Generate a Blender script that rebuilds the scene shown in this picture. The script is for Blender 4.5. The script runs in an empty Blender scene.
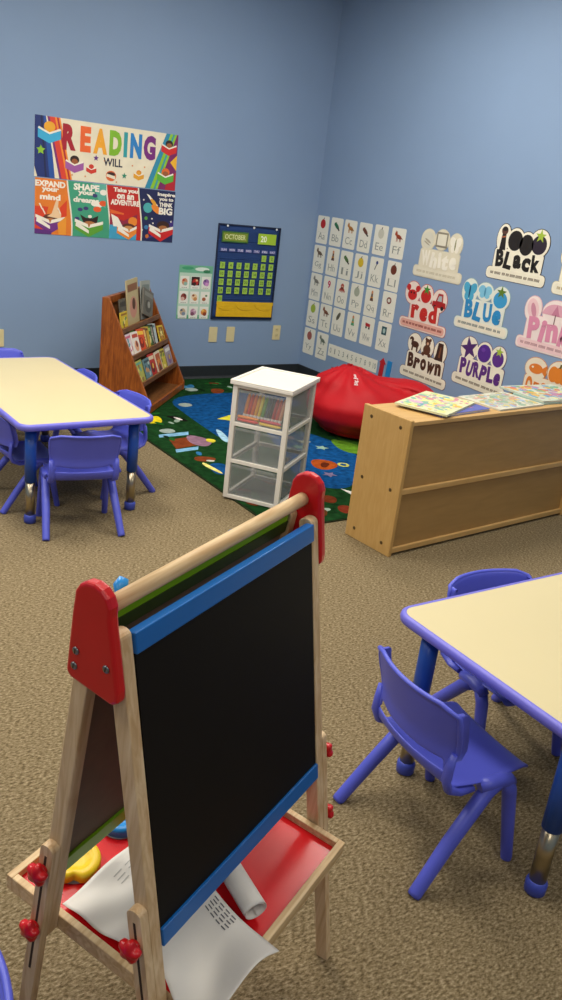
import bpy, bmesh, math, random
from mathutils import Vector, Matrix
random.seed(7)
C = bpy.context.scene.collection
PI = math.pi

# ------------------------------------------------------------------ materials
def lin(h):
    if isinstance(h, str):
        h = h.lstrip('#'); v = [int(h[i:i+2], 16)/255 for i in (0, 2, 4)]
    else: v = list(h)
    return tuple(x/12.92 if x <= .04045 else ((x+.055)/1.055)**2.4 for x in v) + (1,)
MATS = {}
def mat(name, col, rough=.5, metal=0, noise=0, nscale=30, bump=0, bscale=200, spec=.5, coat=0):
    if name in MATS: return MATS[name]
    m = bpy.data.materials.new(name); m.use_nodes = True
    nt = m.node_tree; b = nt.nodes['Principled BSDF']
    c = lin(col)
    b.inputs['Base Color'].default_value = c
    b.inputs['Roughness'].default_value = rough
    b.inputs['Metallic'].default_value = metal
    b.inputs['Specular IOR Level'].default_value = spec
    b.inputs['Coat Weight'].default_value = coat
    tc = nt.nodes.new('ShaderNodeTexCoord')
    if noise:
        n = nt.nodes.new('ShaderNodeTexNoise'); n.inputs['Scale'].default_value = nscale; n.inputs['Detail'].default_value = 4
        r = nt.nodes.new('ShaderNodeValToRGB')
        r.color_ramp.elements[0].position = .3; r.color_ramp.elements[1].position = .7
        r.color_ramp.elements[0].color = tuple(x*(1-noise) for x in c[:3])+(1,)
        r.color_ramp.elements[1].color = tuple(min(1, x*(1+noise)) for x in c[:3])+(1,)
        nt.links.new(tc.outputs['Object'], n.inputs['Vector']); nt.links.new(n.outputs['Fac'], r.inputs['Fac'])
        nt.links.new(r.outputs['Color'], b.inputs['Base Color'])
    if bump:
        n = nt.nodes.new('ShaderNodeTexNoise'); n.inputs['Scale'].default_value = bscale; n.inputs['Detail'].default_value = 3
        u = nt.nodes.new('ShaderNodeBump'); u.inputs['Strength'].default_value = bump; u.inputs['Distance'].default_value = .004
        nt.links.new(tc.outputs['Object'], n.inputs['Vector']); nt.links.new(n.outputs['Fac'], u.inputs['Height'])
        nt.links.new(u.outputs['Normal'], b.inputs['Normal'])
    MATS[name] = m
    return m
def wood(name, c1, c2, scale=(3, 3, 40), rough=.45, axis_scale=6):
    if name in MATS: return MATS[name]
    m = bpy.data.materials.new(name); m.use_nodes = True
    nt = m.node_tree; b = nt.nodes['Principled BSDF']
    tc = nt.nodes.new('ShaderNodeTexCoord'); mp = nt.nodes.new('ShaderNodeMapping')
    mp.inputs['Scale'].default_value = scale
    n = nt.nodes.new('ShaderNodeTexNoise'); n.inputs['Scale'].default_value = axis_scale; n.inputs['Detail'].default_value = 5
    n.inputs['Distortion'].default_value = .8
    r = nt.nodes.new('ShaderNodeValToRGB')
    r.color_ramp.elements[0].position = .35; r.color_ramp.elements[1].position = .68
    r.color_ramp.elements[0].color = lin(c1); r.color_ramp.elements[1].color = lin(c2)
    nt.links.new(tc.outputs['Object'], mp.inputs['Vector']); nt.links.new(mp.outputs['Vector'], n.inputs['Vector'])
    nt.links.new(n.outputs['Fac'], r.inputs['Fac']); nt.links.new(r.outputs['Color'], b.inputs['Base Color'])
    b.inputs['Roughness'].default_value = rough
    MATS[name] = m
    return m
def flat(col):                                 # printed colour
    key = 'print_' + (col if isinstance(col, str) else str(col)).lstrip('#')
    return mat(key, col, rough=.5, noise=.05, nscale=12)
def translucent(name, col, trans=.55, rough=.25):
    m = bpy.data.materials.new(name); m.use_nodes = True
    nt = m.node_tree; b = nt.nodes['Principled BSDF']
    b.inputs['Base Color'].default_value = lin(col); b.inputs['Roughness'].default_value = rough
    t = nt.nodes.new('ShaderNodeBsdfTransparent'); x = nt.nodes.new('ShaderNodeMixShader')
    n = nt.nodes.new('ShaderNodeTexNoise'); n.inputs['Scale'].default_value = 2; n.inputs['Detail'].default_value = 0
    mr = nt.nodes.new('ShaderNodeMapRange'); mr.inputs['To Min'].default_value = trans-.03; mr.inputs['To Max'].default_value = trans+.03
    nt.links.new(n.outputs['Fac'], mr.inputs['Value']); nt.links.new(mr.outputs['Result'], x.inputs['Fac'])
    o = nt.nodes['Material Output']
    nt.links.new(b.outputs['BSDF'], x.inputs[1]); nt.links.new(t.outputs['BSDF'], x.inputs[2])
    nt.links.new(x.outputs['Shader'], o.inputs['Surface'])
    return m

# ------------------------------------------------------------------ mesh builder
class MB:
    def __init__(s): s.v = []; s.f = []; s.mi = []; s.sm = []; s.mats = []
    def slot(s, m):
        if m not in s.mats: s.mats.append(m)
        return s.mats.index(m)
    def add(s, vs, fs, m, M=None, smooth=False):
        o = len(s.v); k = s.slot(m)
        for p in vs:
            p = Vector(p); s.v.append(tuple(M @ p if M else p))
        for f in fs: s.f.append([i+o for i in f]); s.mi.append(k); s.sm.append(smooth)
        return s
    def box(s, x0, x1, y0, y1, z0, z1, m, M=None, bev=0):
        if bev:
            bm = bmesh.new(); bmesh.ops.create_cube(bm, size=1)
            for v in bm.verts:
                v.co = Vector(((x0+x1)/2+v.co.x*(x1-x0), (y0+y1)/2+v.co.y*(y1-y0), (z0+z1)/2+v.co.z*(z1-z0)))
            bmesh.ops.bevel(bm, geom=bm.edges[:], offset=bev, segments=2, affect='EDGES', profile=.5)
            s.bm(bm, m, M); return s
        vs = [(x, y, z) for x in (x0, x1) for y in (y0, y1) for z in (z0, z1)]
        return s.add(vs, [(0,1,3,2),(4,6,7,5),(0,4,5,1),(2,3,7,6),(0,2,6,4),(1,5,7,3)], m, M)
    def bm(s, bm, m, M=None, smooth=False):
        bm.verts.index_update()
        s.add([v.co.copy() for v in bm.verts], [[v.index for v in f.verts] for f in bm.faces], m, M, smooth); bm.free(); return s
    def prism(s, pts, z0, z1, m, M=None):      # pts in local xy, extruded along z
        a = sum(pts[i][0]*pts[(i+1) % len(pts)][1]-pts[(i+1) % len(pts)][0]*pts[i][1] for i in range(len(pts)))
        if a < 0: pts = pts[::-1]
        n = len(pts)
        vs = [(p[0], p[1], z0) for p in pts]+[(p[0], p[1], z1) for p in pts]
        fs = [list(range(n))[::-1], [i+n for i in range(n)]]+[(i, (i+1) % n, (i+1) % n+n, i+n) for i in range(n)]
        return s.add(vs, fs, m, M)
    def tube(s, pts, rad, m, M=None, seg=14, cap=True, flatk=1.0):
        pts = [Vector(p) for p in pts]; n = len(pts)
        rr = rad if isinstance(rad, (list, tuple)) else [rad]*n
        t0 = (pts[1]-pts[0]).normalized()
        ref = Vector((0, 0, 1)) if abs(t0.z) < .9 else Vector((0, 1, 0))
        a = t0.cross(ref).normalized(); vs = []; fs = []
        for i, p in enumerate(pts):
            t = (pts[min(i+1, n-1)]-pts[max(i-1, 0)]).normalized()
            a = (a-t*a.dot(t)).normalized(); b = t.cross(a)
            for k in range(seg):
                th = 2*PI*k/seg; vs.append(p+(a*math.cos(th)+b*math.sin(th)*flatk)*rr[i])
        for i in range(n-1):
            for k in range(seg):
                k2 = (k+1) % seg; fs.append((i*seg+k, i*seg+k2, (i+1)*seg+k2, (i+1)*seg+k))
        s.add(vs, fs, m, M, True)
        if cap:
            o = len(s.v)-len(vs); k = s.slot(m)
            s.f.append([o+i for i in range(seg)][::-1]); s.mi.append(k); s.sm.append(False)
            s.f.append([o+(n-1)*seg+i for i in range(seg)]); s.mi.append(k); s.sm.append(False)
        return s
    def lathe(s, prof, m, M=None, seg=24, smooth=True):    # prof: (r, z)
        vs = []; fs = []; n = len(prof)
        for r, z in prof:
            for k in range(seg): vs.append((r*math.cos(2*PI*k/seg), r*math.sin(2*PI*k/seg), z))
        for i in range(n-1):
            for k in range(seg):
                k2 = (k+1) % seg; fs.append((i*seg+k, i*seg+k2, (i+1)*seg+k2, (i+1)*seg+k))
        fs.append([k for k in range(seg)][::-1]); fs.append([(n-1)*seg+k for k in range(seg)])
        return s.add(vs, fs, m, M, smooth)
    def text(s, st, cx, cy, h, m, z0=0, z1=.0006, w=None, bold=.02, M=None, shear=0):
        vs, fs, bb = text_data(st, bold)
        sy = h/max(1e-6, bb[3]-bb[1]); sx = sy if w is None else w/(bb[2]-bb[0])
        mx, my = (bb[0]+bb[2])/2, (bb[1]+bb[3])/2
        T = Matrix(((sx, sx*shear, 0, cx-sx*mx-sx*shear*my), (0, sy, 0, cy-sy*my), (0, 0, z1-z0, z0), (0, 0, 0, 1)))
        return s.add(vs, fs, m, (M @ T) if M else T)
    def build(s, name, parent=None, M=None, bevel=0):
        me = bpy.data.meshes.new(name); me.from_pydata(s.v, [], s.f)
        for m in s.mats: me.materials.append(m)
        for i, p in enumerate(me.polygons): p.material_index = s.mi[i]; p.use_smooth = s.sm[i]
        me.validate(); me.update()
        o = bpy.data.objects.new(name, me); C.objects.link(o)
        if parent: o.parent = parent
        if M: o.matrix_local = M
        if bevel:
            b = o.modifiers.new('bevel', 'BEVEL'); b.width = bevel; b.segments = 3; b.limit_method = 'ANGLE'; b.angle_limit = math.radians(40)
        return o
TD = {}
def text_data(st, bold):
    k = (st, bold)
    if k in TD: return TD[k]
    cu = bpy.data.curves.new('lettering', 'FONT'); cu.body = st; cu.resolution_u = 3; cu.extrude = .5; cu.offset = bold; cu.size = 1
    o = bpy.data.objects.new('lettering', cu); C.objects.link(o)
    bpy.context.view_layer.update()
    me = bpy.data.meshes.new_from_object(o.evaluated_get(bpy.context.evaluated_depsgraph_get()))
    vs = [(v.co.x, v.co.y, v.co.z+.5) for v in me.vertices]; fs = [list(p.vertices) for p in me.polygons]
    bpy.data.objects.remove(o); bpy.data.curves.remove(cu); bpy.data.meshes.remove(me)
    xs = [v[0] for v in vs]; ys = [v[1] for v in vs]
    TD[k] = (vs, fs, (min(xs), min(ys), max(xs), max(ys))); return TD[k]

def tag(o, label=None, cat=None, group=None, kind=None):
    if label: o['label'] = label
    if cat: o['category'] = cat
    if group: o['group'] = group
    if kind: o['kind'] = kind
    return o
def thing(name, label, cat, M=Matrix(), group=None):
    o = bpy.data.objects.new(name, None); C.objects.link(o); o.matrix_world = M; o.empty_display_size = .05
    return tag(o, label, cat, group)
def at(x, y, z=0, rz=0): return Matrix.Translation((x, y, z)) @ Matrix.Rotation(rz, 4, 'Z')
def kids(o): return [c for c in bpy.data.objects if c.parent == o]
def dup(root, M, label):
    r = root.copy(); C.objects.link(r); r.matrix_world = M; r['label'] = label
    for ch in kids(root):
        c = ch.copy(); C.objects.link(c); c.parent = r
        for g in kids(ch):
            d = g.copy(); C.objects.link(d); d.parent = c
    return r

# 2-D outline helpers
def ell(cx, cy, rx, ry, n=20, a=0):
    return [(cx+rx*math.cos(t)*math.cos(a)-ry*math.sin(t)*math.sin(a), cy+rx*math.cos(t)*math.sin(a)+ry*math.sin(t)*math.cos(a)) for t in [2*PI*i/n for i in range(n)]]
def rrect(x0, x1, y0, y1, r, n=5):
    o = []
    for cx, cy, a in ((x1-r, y1-r, 0), (x0+r, y1-r, PI/2), (x0+r, y0+r, PI), (x1-r, y0+r, 1.5*PI)):
        for i in range(n+1): o.append((cx+r*math.cos(a+PI/2*i/n), cy+r*math.sin(a+PI/2*i/n)))
    return o
def star(cx, cy, R, r, n=5, a=PI/2):
    return [(cx+(R if i % 2 == 0 else r)*math.cos(a+PI*i/n), cy+(R if i % 2 == 0 else r)*math.sin(a+PI*i/n)) for i in range(2*n)]
def rot(p, cx, cy, a):
    return [(cx+(x-cx)*math.cos(a)-(y-cy)*math.sin(a), cy+(x-cx)*math.sin(a)+(y-cy)*math.cos(a)) for x, y in p]

# ------------------------------------------------------------------ room constants
XW, YB, XL, YF, ZC = 4.16, 5.70, -2.6, -2.4, 2.95
KB = YB/5.641
def back(x, z, d=0):        # frame on the back wall, x right, y up, z out of the wall
    x *= KB; z = 1.5+(z-1.5)*KB
    return Matrix(((1,0,0,x),(0,0,-1,YB-.0005-d),(0,1,0,z),(0,0,0,1)))
def right(y, z, d=0):       # frame on the right wall
    return Matrix(((0,0,-1,XW-.0005-d),(-1,0,0,y),(0,1,0,z),(0,0,0,1)))

# ------------------------------------------------------------------ setting
def paint(name, c1):
    m = mat(name, c1, rough=.55, noise=.025, nscale=1.5, bump=.15, bscale=260, spec=.3); return m
WALL = paint('blue_wall_paint', '#849bba')
def carpet():
    m = bpy.data.materials.new('speckled_loop_carpet'); m.use_nodes = True
    nt = m.node_tree; b = nt.nodes['Principled BSDF']; L = nt.links
    tc = nt.nodes.new('ShaderNodeTexCoord'); mp = nt.nodes.new('ShaderNodeMapping'); mp.inputs['Scale'].default_value = (1, 2.0, 1)
    mp.inputs['Rotation'].default_value = (0, 0, .3)
    L.new(tc.outputs['Object'], mp.inputs['Vector'])
    n = nt.nodes.new('ShaderNodeTexNoise'); n.inputs['Scale'].default_value = 85; n.inputs['Detail'].default_value = 3; n.inputs['Roughness'].default_value = .7
    L.new(mp.outputs['Vector'], n.inputs['Vector'])
    r = nt.nodes.new('ShaderNodeValToRGB'); e = r.color_ramp.elements
    e[0].position = .32; e[0].color = lin('#57492f'); e[1].position = .68; e[1].color = lin('#b4a383')
    k = e.new(.5); k.color = lin('#887759')
    n2 = nt.nodes.new('ShaderNodeTexNoise'); n2.inputs['Scale'].default_value = 3
    mx = nt.nodes.new('ShaderNodeMix'); mx.data_type = 'RGBA'; mx.blend_type = 'MULTIPLY'; mx.inputs[0].default_value = .25
    L.new(n.outputs['Fac'], r.inputs['Fac']); L.new(r.outputs['Color'], mx.inputs[6]); L.new(n2.outputs['Fac'], mx.inputs[7])
    L.new(mx.outputs[2], b.inputs['Base Color']); b.inputs['Roughness'].default_value = .95; b.inputs['Specular IOR Level'].default_value = .1
    u = nt.nodes.new('ShaderNodeBump'); u.inputs['Strength'].default_value = .7; u.inputs['Distance'].default_value = .006
    L.new(n.outputs['Fac'], u.inputs['Height']); L.new(u.outputs['Normal'], b.inputs['Normal'])
    return m
def struct(name, mb, **k): return tag(mb.build(name, **k), kind='structure')
struct('floor', MB().box(XL, XW, YF, YB, -.1, 0, carpet()))
TILE = mat('white_ceiling_tile', '#d8d6cf', .9, noise=.06, nscale=90)
struct('ceiling', MB().box(XL, XW, YF, YB, ZC, ZC+.1, TILE))
struct('wall_back', MB().box(XL, XW+.1, YB, YB+.1, -.1, ZC+.1, WALL))
struct('wall_right', MB().box(XW, XW+.1, YF, YB, -.1, ZC+.1, WALL))
struct('wall_left', MB().box(XL-.1, XL, YF, YB+.1, -.1, ZC+.1, WALL))
struct('wall_front', MB().box(XL-.1, XW+.1, YF-.1, YF, -.1, ZC+.1, WALL))
COVE = mat('dark_rubber_cove_base', '#23282d', .5, noise=.1)
def cove(n, M, L):
    pr = [(0, 0), (.016, 0), (.012, .008), (.006, .02), (.005, .096), (.003, .102), (0, .102)]
    o = MB().prism(pr, 0, L, COVE, M=M @ Matrix(((0,0,1,0),(-1,0,0,0),(0,1,0,0),(0,0,0,1))))
    struct('baseboard_'+n, o)
cove('back', at(XL, YB), XW-XL)
cove('right', at(XW, YB, 0, -PI/2), YB-YF)
cove('left', at(XL, YF, 0, PI/2), YB-YF)

# ceiling troffers (the room's light)
LW = mat('white_light_housing', '#e8e8e4', .5)
diff = bpy.data.materials.new('lit_diffuser'); diff.use_nodes = True
db = diff.node_tree.nodes['Principled BSDF']; db.inputs['Emission Color'].default_value = (1, .93, .80, 1); db.inputs['Emission Strength'].default_value = 1.6
LIGHT_W = 33
LPOS = [(-1.1, -1.0), (1.0, -1.0), (3.0, -1.0), (-1.1, 1.9), (.9, 1.9), (2.75, 1.9), (-.9, 3.75), (1.0, 3.75), (2.9, 3.75)]
first = None
places = ['above the doorway end of the room', 'over the middle of the entrance end', 'by the right wall at the entrance end', 'by the left wall mid room',
          'over the middle of the room', 'above the low cabinet', 'at the left of the far wall', 'above the book display', 'above the play rug corner']
for i, (x, y) in enumerate(LPOS):
    M = at(x, y, ZC)
    lab = 'flush ceiling light panel ' + places[i]
    if first is None:
        first = thing('ceiling_light', lab, 'light', M, 'ceiling light panels')
        f = MB()
        for a, b, c, d in ((-.32, .32, .6, .63), (-.32, .32, -.63, -.6), (-.32, -.29, -.6, .6), (.29, .32, -.6, .6)): f.box(a, b, c, d, -.03, 0, LW)
        f.build('frame', first)
        MB().box(-.29, .29, -.6, .6, -.015, -.001, diff).build('diffuser', first)
    else: dup(first, M, lab)
    ld = bpy.data.lights.new('panel_lamp', 'AREA'); ld.shape = 'RECTANGLE'; ld.size = .56; ld.size_y = 1.16; ld.energy = LIGHT_W*(1.25 if y > 3 else (.66 if x > 2 else .85) if y > 0 else .5)
    ld.color = (1, .95, .86)
    lo = bpy.data.objects.new('panel_lamp', ld); C.objects.link(lo); lo.location = (x, y, ZC-.035)

# ------------------------------------------------------------------ chairs
PLAS = mat('periwinkle_plastic', '#555dcc', .38, noise=.04, nscale=6, bump=.05, bscale=500)
def chair_shell():
    """profile (x,z) from the front lip of the seat back and up to the top of the backrest; chair faces +x"""
    prof = [(.162,.240),(.160,.253),(.145,.261),(.09,.262),(.04,.259),(-.01,.256),(-.055,.256),(-.088,.262),(-.104,.275),(-.110,.292),
            (-.114,.308),(-.118,.326),(-.124,.36),(-.131,.395),(-.139,.432),(-.146,.460),(-.150,.477),(-.157,.481)]
    wid = [.130,.137,.141,.149,.151,.149,.141,.139,.139,.140,.141,.143,.147,.151,.154,.155,.152,.149]
    bow = [0,0,0,0,0,0,.002,.008,.014,.019,.023,.027,.031,.034,.036,.037,.037,.037]
    nt = 16; grid = []
    for i_, ((x, z), w, b) in enumerate(zip(prof, wid, bow)):
        row = []
        for k in range(nt+1):
            t = -1+2*k/nt
            dx = -b*(1-t*t)
            dz = 0
            if z < .27 and x > -.06: dz = -.006*(1-t*t)+(.004 if abs(t) > .95 else 0)      # dished seat
            if z > .425: dz = -.012*max(0, abs(t)-.75)/.25                               # softened top corners
            if z < .40 and z > .32: dz = .014*max(0, t*t-.15)*(.40-z)/.08                # curved lower edge of the back
            fw = .019*min(1, max(0, (z-.30)/.06)) if i_ > 9 else 0             # upright back
            row.append(Vector((x+dx+b*.35+fw, t*w, z+dz)))
        grid.append(row)
    return grid
def grid_part(grid, rows, keep, name, parent, th=.007, M=None):
    mb = MB(); vs = []; fs = []
    n = len(grid[0]); R = grid[rows[0]:rows[1]+1]
    for r in R: vs += r
    for i in range(len(R)-1):
        for k in range(n-1):
            if keep(i+rows[0], k): fs.append((i*n+k, i*n+k+1, (i+1)*n+k+1, (i+1)*n+k))
    mb.add(vs, fs, PLAS, None, True)
    o = mb.build(name, parent)
    bm = bmesh.new(); bm.from_mesh(o.data); bmesh.ops.delete(bm, geom=[v for v in bm.verts if not v.link_faces], context='VERTS'); bm.to_mesh(o.data); bm.free()
    s = o.modifiers.new('thickness', 'SOLIDIFY'); s.thickness = th; s.offset = 0
    b = o.modifiers.new('soft', 'SUBSURF'); b.levels = 1; b.render_levels = 2
    return o
CHG = 'child-size periwinkle plastic chairs'
def make_chair(M, label):
    t = thing('child_chair', label, 'chair', M, CHG)
    g = chair_shell(); last = len(g)-1
    grid_part(g, (0, 10), lambda i, k: True, 'seat', t)
    back_ = grid_part(g, (10, last), lambda i, k: (i >= 11) or (k < 1 or k > 14), 'backrest', t, .008)
    # moulded flange that wraps both side edges and the top of the backrest
    fl = MB()
    rim = [r[0] for r in g[10:last+1]]+[r for r in g[last][1:-1]]+[r[-1] for r in g[10:last+1]][::-1]
    fl.tube([p+Vector((.001, 0, 0)) for p in rim], .0062, PLAS, seg=10)
    for s in (0, -1):
        e = [r[s] for r in g[11:last+1]]
        vs = []
        for p in e: vs += [p, p+Vector((.027, 0, -.001))]
        fs = [(2*i, 2*i+1, 2*i+3, 2*i+2) for i in range(len(e)-1)]
        th = Vector((0, .0075*(1 if s == 0 else -1), 0))
        n = len(vs); vs2 = vs+[v+th for v in vs]
        fs += [tuple(j+n for j in f) for f in fs]
        fs += [(2*i+1, 2*i+3, 2*i+3+n, 2*i+1+n) for i in range(len(e)-1)]
        fs += [(0, 1, 1+n, n), (n-2, n-1, 2*n-1, 2*n-2)]
        fl.add(vs2, fs, PLAS, None, True)
    fl.build('back_rim', t)
    # legs leave a moulded shoulder beside the seat
    for s in (-1, 1):
        y = .148*s
        sh = MB().tube([(.0, y*.97, .246), (.025, y, .251), (.055, y, .252), (.085, y, .249), (.097, y*.99, .238)], [.016, .0185, .0195, .0190, .0165], PLAS, flatk=.9)
        sh.build('leg_shoulder', t)
        MB().tube([(.082, y, .248), (.098, y*1.0, .215), (.118, y*1.03, .11), (.137, y*1.06, .006), (.138, y*1.06, 0)], [.0185, .0178, .016, .0142, .0135], PLAS).build('leg', t)
        MB().tube([(.052, y, .249), (.022, y*1.01, .232), (-.075, y*1.08, .112), (-.152, y*1.15, .007), (-.157, y*1.155, 0)], [.0185, .0195, .0182, .0165, .016], PLAS).build('leg', t)
        MB().tube([(-.02, y*.93, .247), (-.06, y*.95, .246), (-.095, y*.97, .262), (-.108, y*.97, .292), (-.106, y*.975, .325), (-.102, y*.99, .362)], [.015, .014, .0145, .0145, .013, .009], PLAS, flatk=.62).build('side_rail', t)
    return t
CH0 = make_chair(at(1.415, 1.152, 0, math.radians(-6)), 'periwinkle plastic chair nearest the camera, drawn up to the long side of the right table')
dup(CH0, at(1.866, 1.364, 0, math.radians(-97)), 'periwinkle plastic chair tucked under the far side of the right table')
dup(CH0, at(.092, .86, 0, math.radians(180)), 'periwinkle plastic chair of which only a back corner shows at the lower left picture corner')
SM = Matrix.Scale(.93, 4)        # the chairs at the far table are a size smaller
dup(CH0, at(1.305, 3.270, 0, math.radians(80)) @ SM, 'periwinkle plastic chair with its back to the camera at the left table')
dup(CH0, at(1.175, 3.645, 0, math.radians(2)) @ Matrix.Scale(.87, 4), 'periwinkle plastic chair cut by the left picture edge, under the left table')
dup(CH0, at(1.635, 3.69, 0, math.radians(188)) @ SM, 'periwinkle plastic chair on the rug side of the left table, nearer of two')
dup(CH0, at(1.605, 4.24, 0, math.radians(178)) @ Matrix.Scale(.895, 4), 'periwinkle plastic chair barely showing behind the table, in front of the book display')
dup(CH0, at(1.40, 4.67, 0, math.radians(-90)) @ Matrix.Scale(.915, 4), 'periwinkle plastic chair at the far end of the left table against the blue wall')

# ------------------------------------------------------------------ tables
LAM = mat('cream_table_laminate', '#d2c498', .33, noise=.015, nscale=3, bump=.04, bscale=700)
EDGE = mat('periwinkle_table_edging', '#716ed2', .4, noise=.03)
LEGB = mat('royal_blue_powder_coat', '#1f50a8', .35, noise=.04)
CHR = mat('brushed_steel_tube', '#b5a98f', .28, metal=1, noise=.08, nscale=50)
CAPB = mat('blue_glide_cap', '#3f4fb4', .45, noise=.04)
def make_table(M, L, W, H, label, inset=.074):
    t = thing('activity_table', label, 'table', M, 'rectangular activity tables')
    MB().prism(rrect(-W/2+.011, W/2-.011, -L/2+.011, L/2-.011, .04), H-.024, H, LAM).build('tabletop', t)
    e = MB(); pth = rrect(-W/2+.010, W/2-.010, -L/2+.010, L/2-.010, .045, 6)
    n = len(pth); vs = []; fs = []
    prof = [(-.006, H-.027), (.004, H-.027), (.009, H-.022), (.011, H-.012), (.009, H-.004), (.004, H+.0005), (-.003, H+.001), (-.006, H-.001)]
    for i, p in enumerate(pth):
        a, b = Vector(pth[i-1]), Vector(pth[(i+1) % n]); d = (b-a).normalized(); nn = Vector((d.y, -d.x))
        for q, z in prof: vs.append((p[0]+nn.x*q, p[1]+nn.y*q, z))
    k = len(prof)
    for i in range(n):
        for j in range(k): fs.append((i*k+j, ((i+1) % n)*k+j, ((i+1) % n)*k+(j+1) % k, i*k+(j+1) % k))
    e.add(vs, fs, EDGE, None, True).build('edge_band', t)
    under = mat('table_underside', '#6d604c', .8, noise=.1)
    MB().prism(rrect(-W/2+.02, W/2-.02, -L/2+.02, L/2-.02, .03), H-.030, H-.0245, under).build('underside', t)
    lx, ly = W/2-inset, L/2-.078
    for sx in (-1, 1):
        for sy in (-1, 1):
            x, y = lx*sx, ly*sy
            lg = MB().tube([(x, y, .19), (x, y, H-.035)], .0245, LEGB, seg=20).build('leg', t)
            MB().tube([(x, y, .03), (x, y, .19)], .0205, CHR, seg=20).build('lower_tube', lg)
            MB().lathe([(.019, 0), (.025, .004), (.026, .03), (.0225, .038), (.019, .040)], CAPB, Matrix.Translation((x, y, 0)), 20).build('foot_cap', lg)
            MB().box(x-.045, x+.045, y-.045, y+.045, H-.036, H-.030, LEGB, bev=.002).build('mounting_plate', lg)
    return t
# left table
al = math.radians(-7)
make_table(at(1.344, 3.900, 0, math.radians(1.8)), 1.22, .622, .46, 'cream rectangular table with periwinkle edge in front of the book display')
ar = math.radians(-5)
make_table(at(2.056, 1.102, 0, math.radians(-91.0)), 1.23, .640, .49, 'cream rectangular table with periwinkle edge at the right edge, nearest the camera', .082)

# ------------------------------------------------------------------ easel
PINE = wood('pale_pine', '#bf9c71', '#dcc19a', (14, 14, 1.2), .5)
PINEX = wood('pale_pine_rail', '#c39f70', '#e0c598', (1.2, 14, 14), .5)
REDP = mat('glossy_red_plastic', '#c11019', .28, noise=.03)
BLK = mat('black_chalk_surface', '#0f0c0a', .6, noise=.1, nscale=4, bump=.05, bscale=900, spec=.18)
BLUP = mat('blue_rail_paint', '#0060ac', .35, noise=.03)
GRNP = mat('lime_green_rail_paint', '#86b81c', .35, noise=.03)
WBB = mat('board_reverse_hardboard', '#77624e', .6, noise=.08)
STEEL = mat('steel_screw', '#8c8c8c', .35, metal=1)
th, ro, pi_ = .4264, .0453, -.096
ua = Vector((math.cos(th), math.sin(th), ro)).normalized()
va = Vector((math.sin(th), -math.cos(th), pi_)); va = (va-ua*va.dot(ua)).normalized()
yb_ = -va; za = ua.cross(yb_)
EM = Matrix((( ua.x, yb_.x, za.x, .6272), (ua.y, yb_.y, za.y, 1.0696), (ua.z, yb_.z, za.z, 0), (0, 0, 0, 1)))
EA = thing('art_easel', 'wooden double-sided child easel with black chalkboard, red end caps and red knobs', 'easel', EM)
def gz(u, v): return -(u*ua.z + v*va.z)/za.z         # local height of the floor
def vF(z): return .028+.245*(.833-z)
def vB(z): return -.060-.066*(.71-z)
def legboard(mb, u0, u1, vf, z0, z1, hw=.0130, m=PINE, round_top=True, slot=None, floorcut=False):
    """board in the v-z plane following v=vf(z)"""
    d = Vector((vf(z1)-vf(z0), z1-z0)).normalized(); nrm = Vector((-d.y, d.x))
    a = Vector((vf(z0), z0)); b = Vector((vf(z1), z1))
    pts = []
    if floorcut:
        for s in (1, -1):
            p = a+nrm*hw*s
            zf = gz((u0+u1)/2, p.x); t = (zf-p.y)/d.y; pts.append(tuple(p+d*t))
    else:
        n = 6
        for i in range(n+1):
            ang = PI*i/n; pts.append(tuple(a+nrm*hw*math.cos(ang)-d*hw*.7*math.sin(ang)))
    n = 8
    for i in range(n+1):
        ang = PI*i/n; pts.append(tuple(b-nrm*hw*math.cos(ang)+d*hw*(.75 if round_top else .1)*math.sin(ang)))
    # (v,z) -> local (u, -v, z): prism along u
    T = Matrix(((0, 0, 1, 0), (-1, 0, 0, 0), (0, 1, 0, 0), (0, 0, 0, 1)))
    mb.prism(pts, u0, u1, m, T)
    if slot:
        hm = mat('slot_shadow_gap', '#3a2a1c', .9)
        zz0, zz1, uo = slot
        q = []
        A = Vector((vf(zz0), zz0)); B = Vector((vf(zz1), zz1))
        for c, s in ((A, 1), (B, 1), (B, -1), (A, -1)): q.append(tuple(c+nrm*.0024*s))
        mb.prism(q, uo-.0004, uo+.0004, hm, T)
UO = .250
for s in (-1, 1):
    for vf, nm in ((vF, 'f'), (vB, 'b')):
        m = MB(); u0, u1 = sorted((s*(UO-.022), s*UO))
        legboard(m, u0, u1, vf, .337, .955); lg = m.build('leg', EA, bevel=.002)
        m = MB(); u0, u1 = sorted((s*(UO+.0005), s*(UO+.0165)))
        zt_ = .553 if s < 0 else .54
        legboard(m, u0, u1, vf, .05, zt_-.012, slot=(.26, .53, s*(UO+.0165)), floorcut=True, hw=.0126)
        m.build('leg_extension', lg, bevel=.0015)
        for zk in (((.494, .362) if nm == 'f' else (.503, .371)) if s < 0 else (.488, .350)):
            v = vf(zk)
            K = Matrix.Translation((s*(UO+.0168), -v, zk)) @ Matrix.Rotation(s*PI/2, 4, 'Y')
            kb = MB()
            kb.lathe([(.008, 0), (.0095, .003), (.0095, .007)], REDP, K, 16)
            pr = []
            NN = 40
            for rr, zz in ((.012, .006), (.0160, .008), (.0170, .014), (.0145, .020), (.007, .0225), (.0005, .023)):
                ring = []
                for k in range(NN):
                    a = 2*PI*k/NN; r2 = rr*(1+.16*math.cos(5*a)); ring.append((r2*math.cos(a), r2*math.sin(a), zz))
                pr.append(ring)
            vs = [p for r in pr for p in r]; fs = []
            for i in range(len(pr)-1):
                for k in range(NN): fs.append((i*NN+k, i*NN+(k+1) % NN, (i+1)*NN+(k+1) % NN, (i+1)*NN+k))
            fs.append(list(range(NN))[::-1])
            kb.add(vs, fs, REDP, K, True)
            kb.build('knob', EA)
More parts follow.
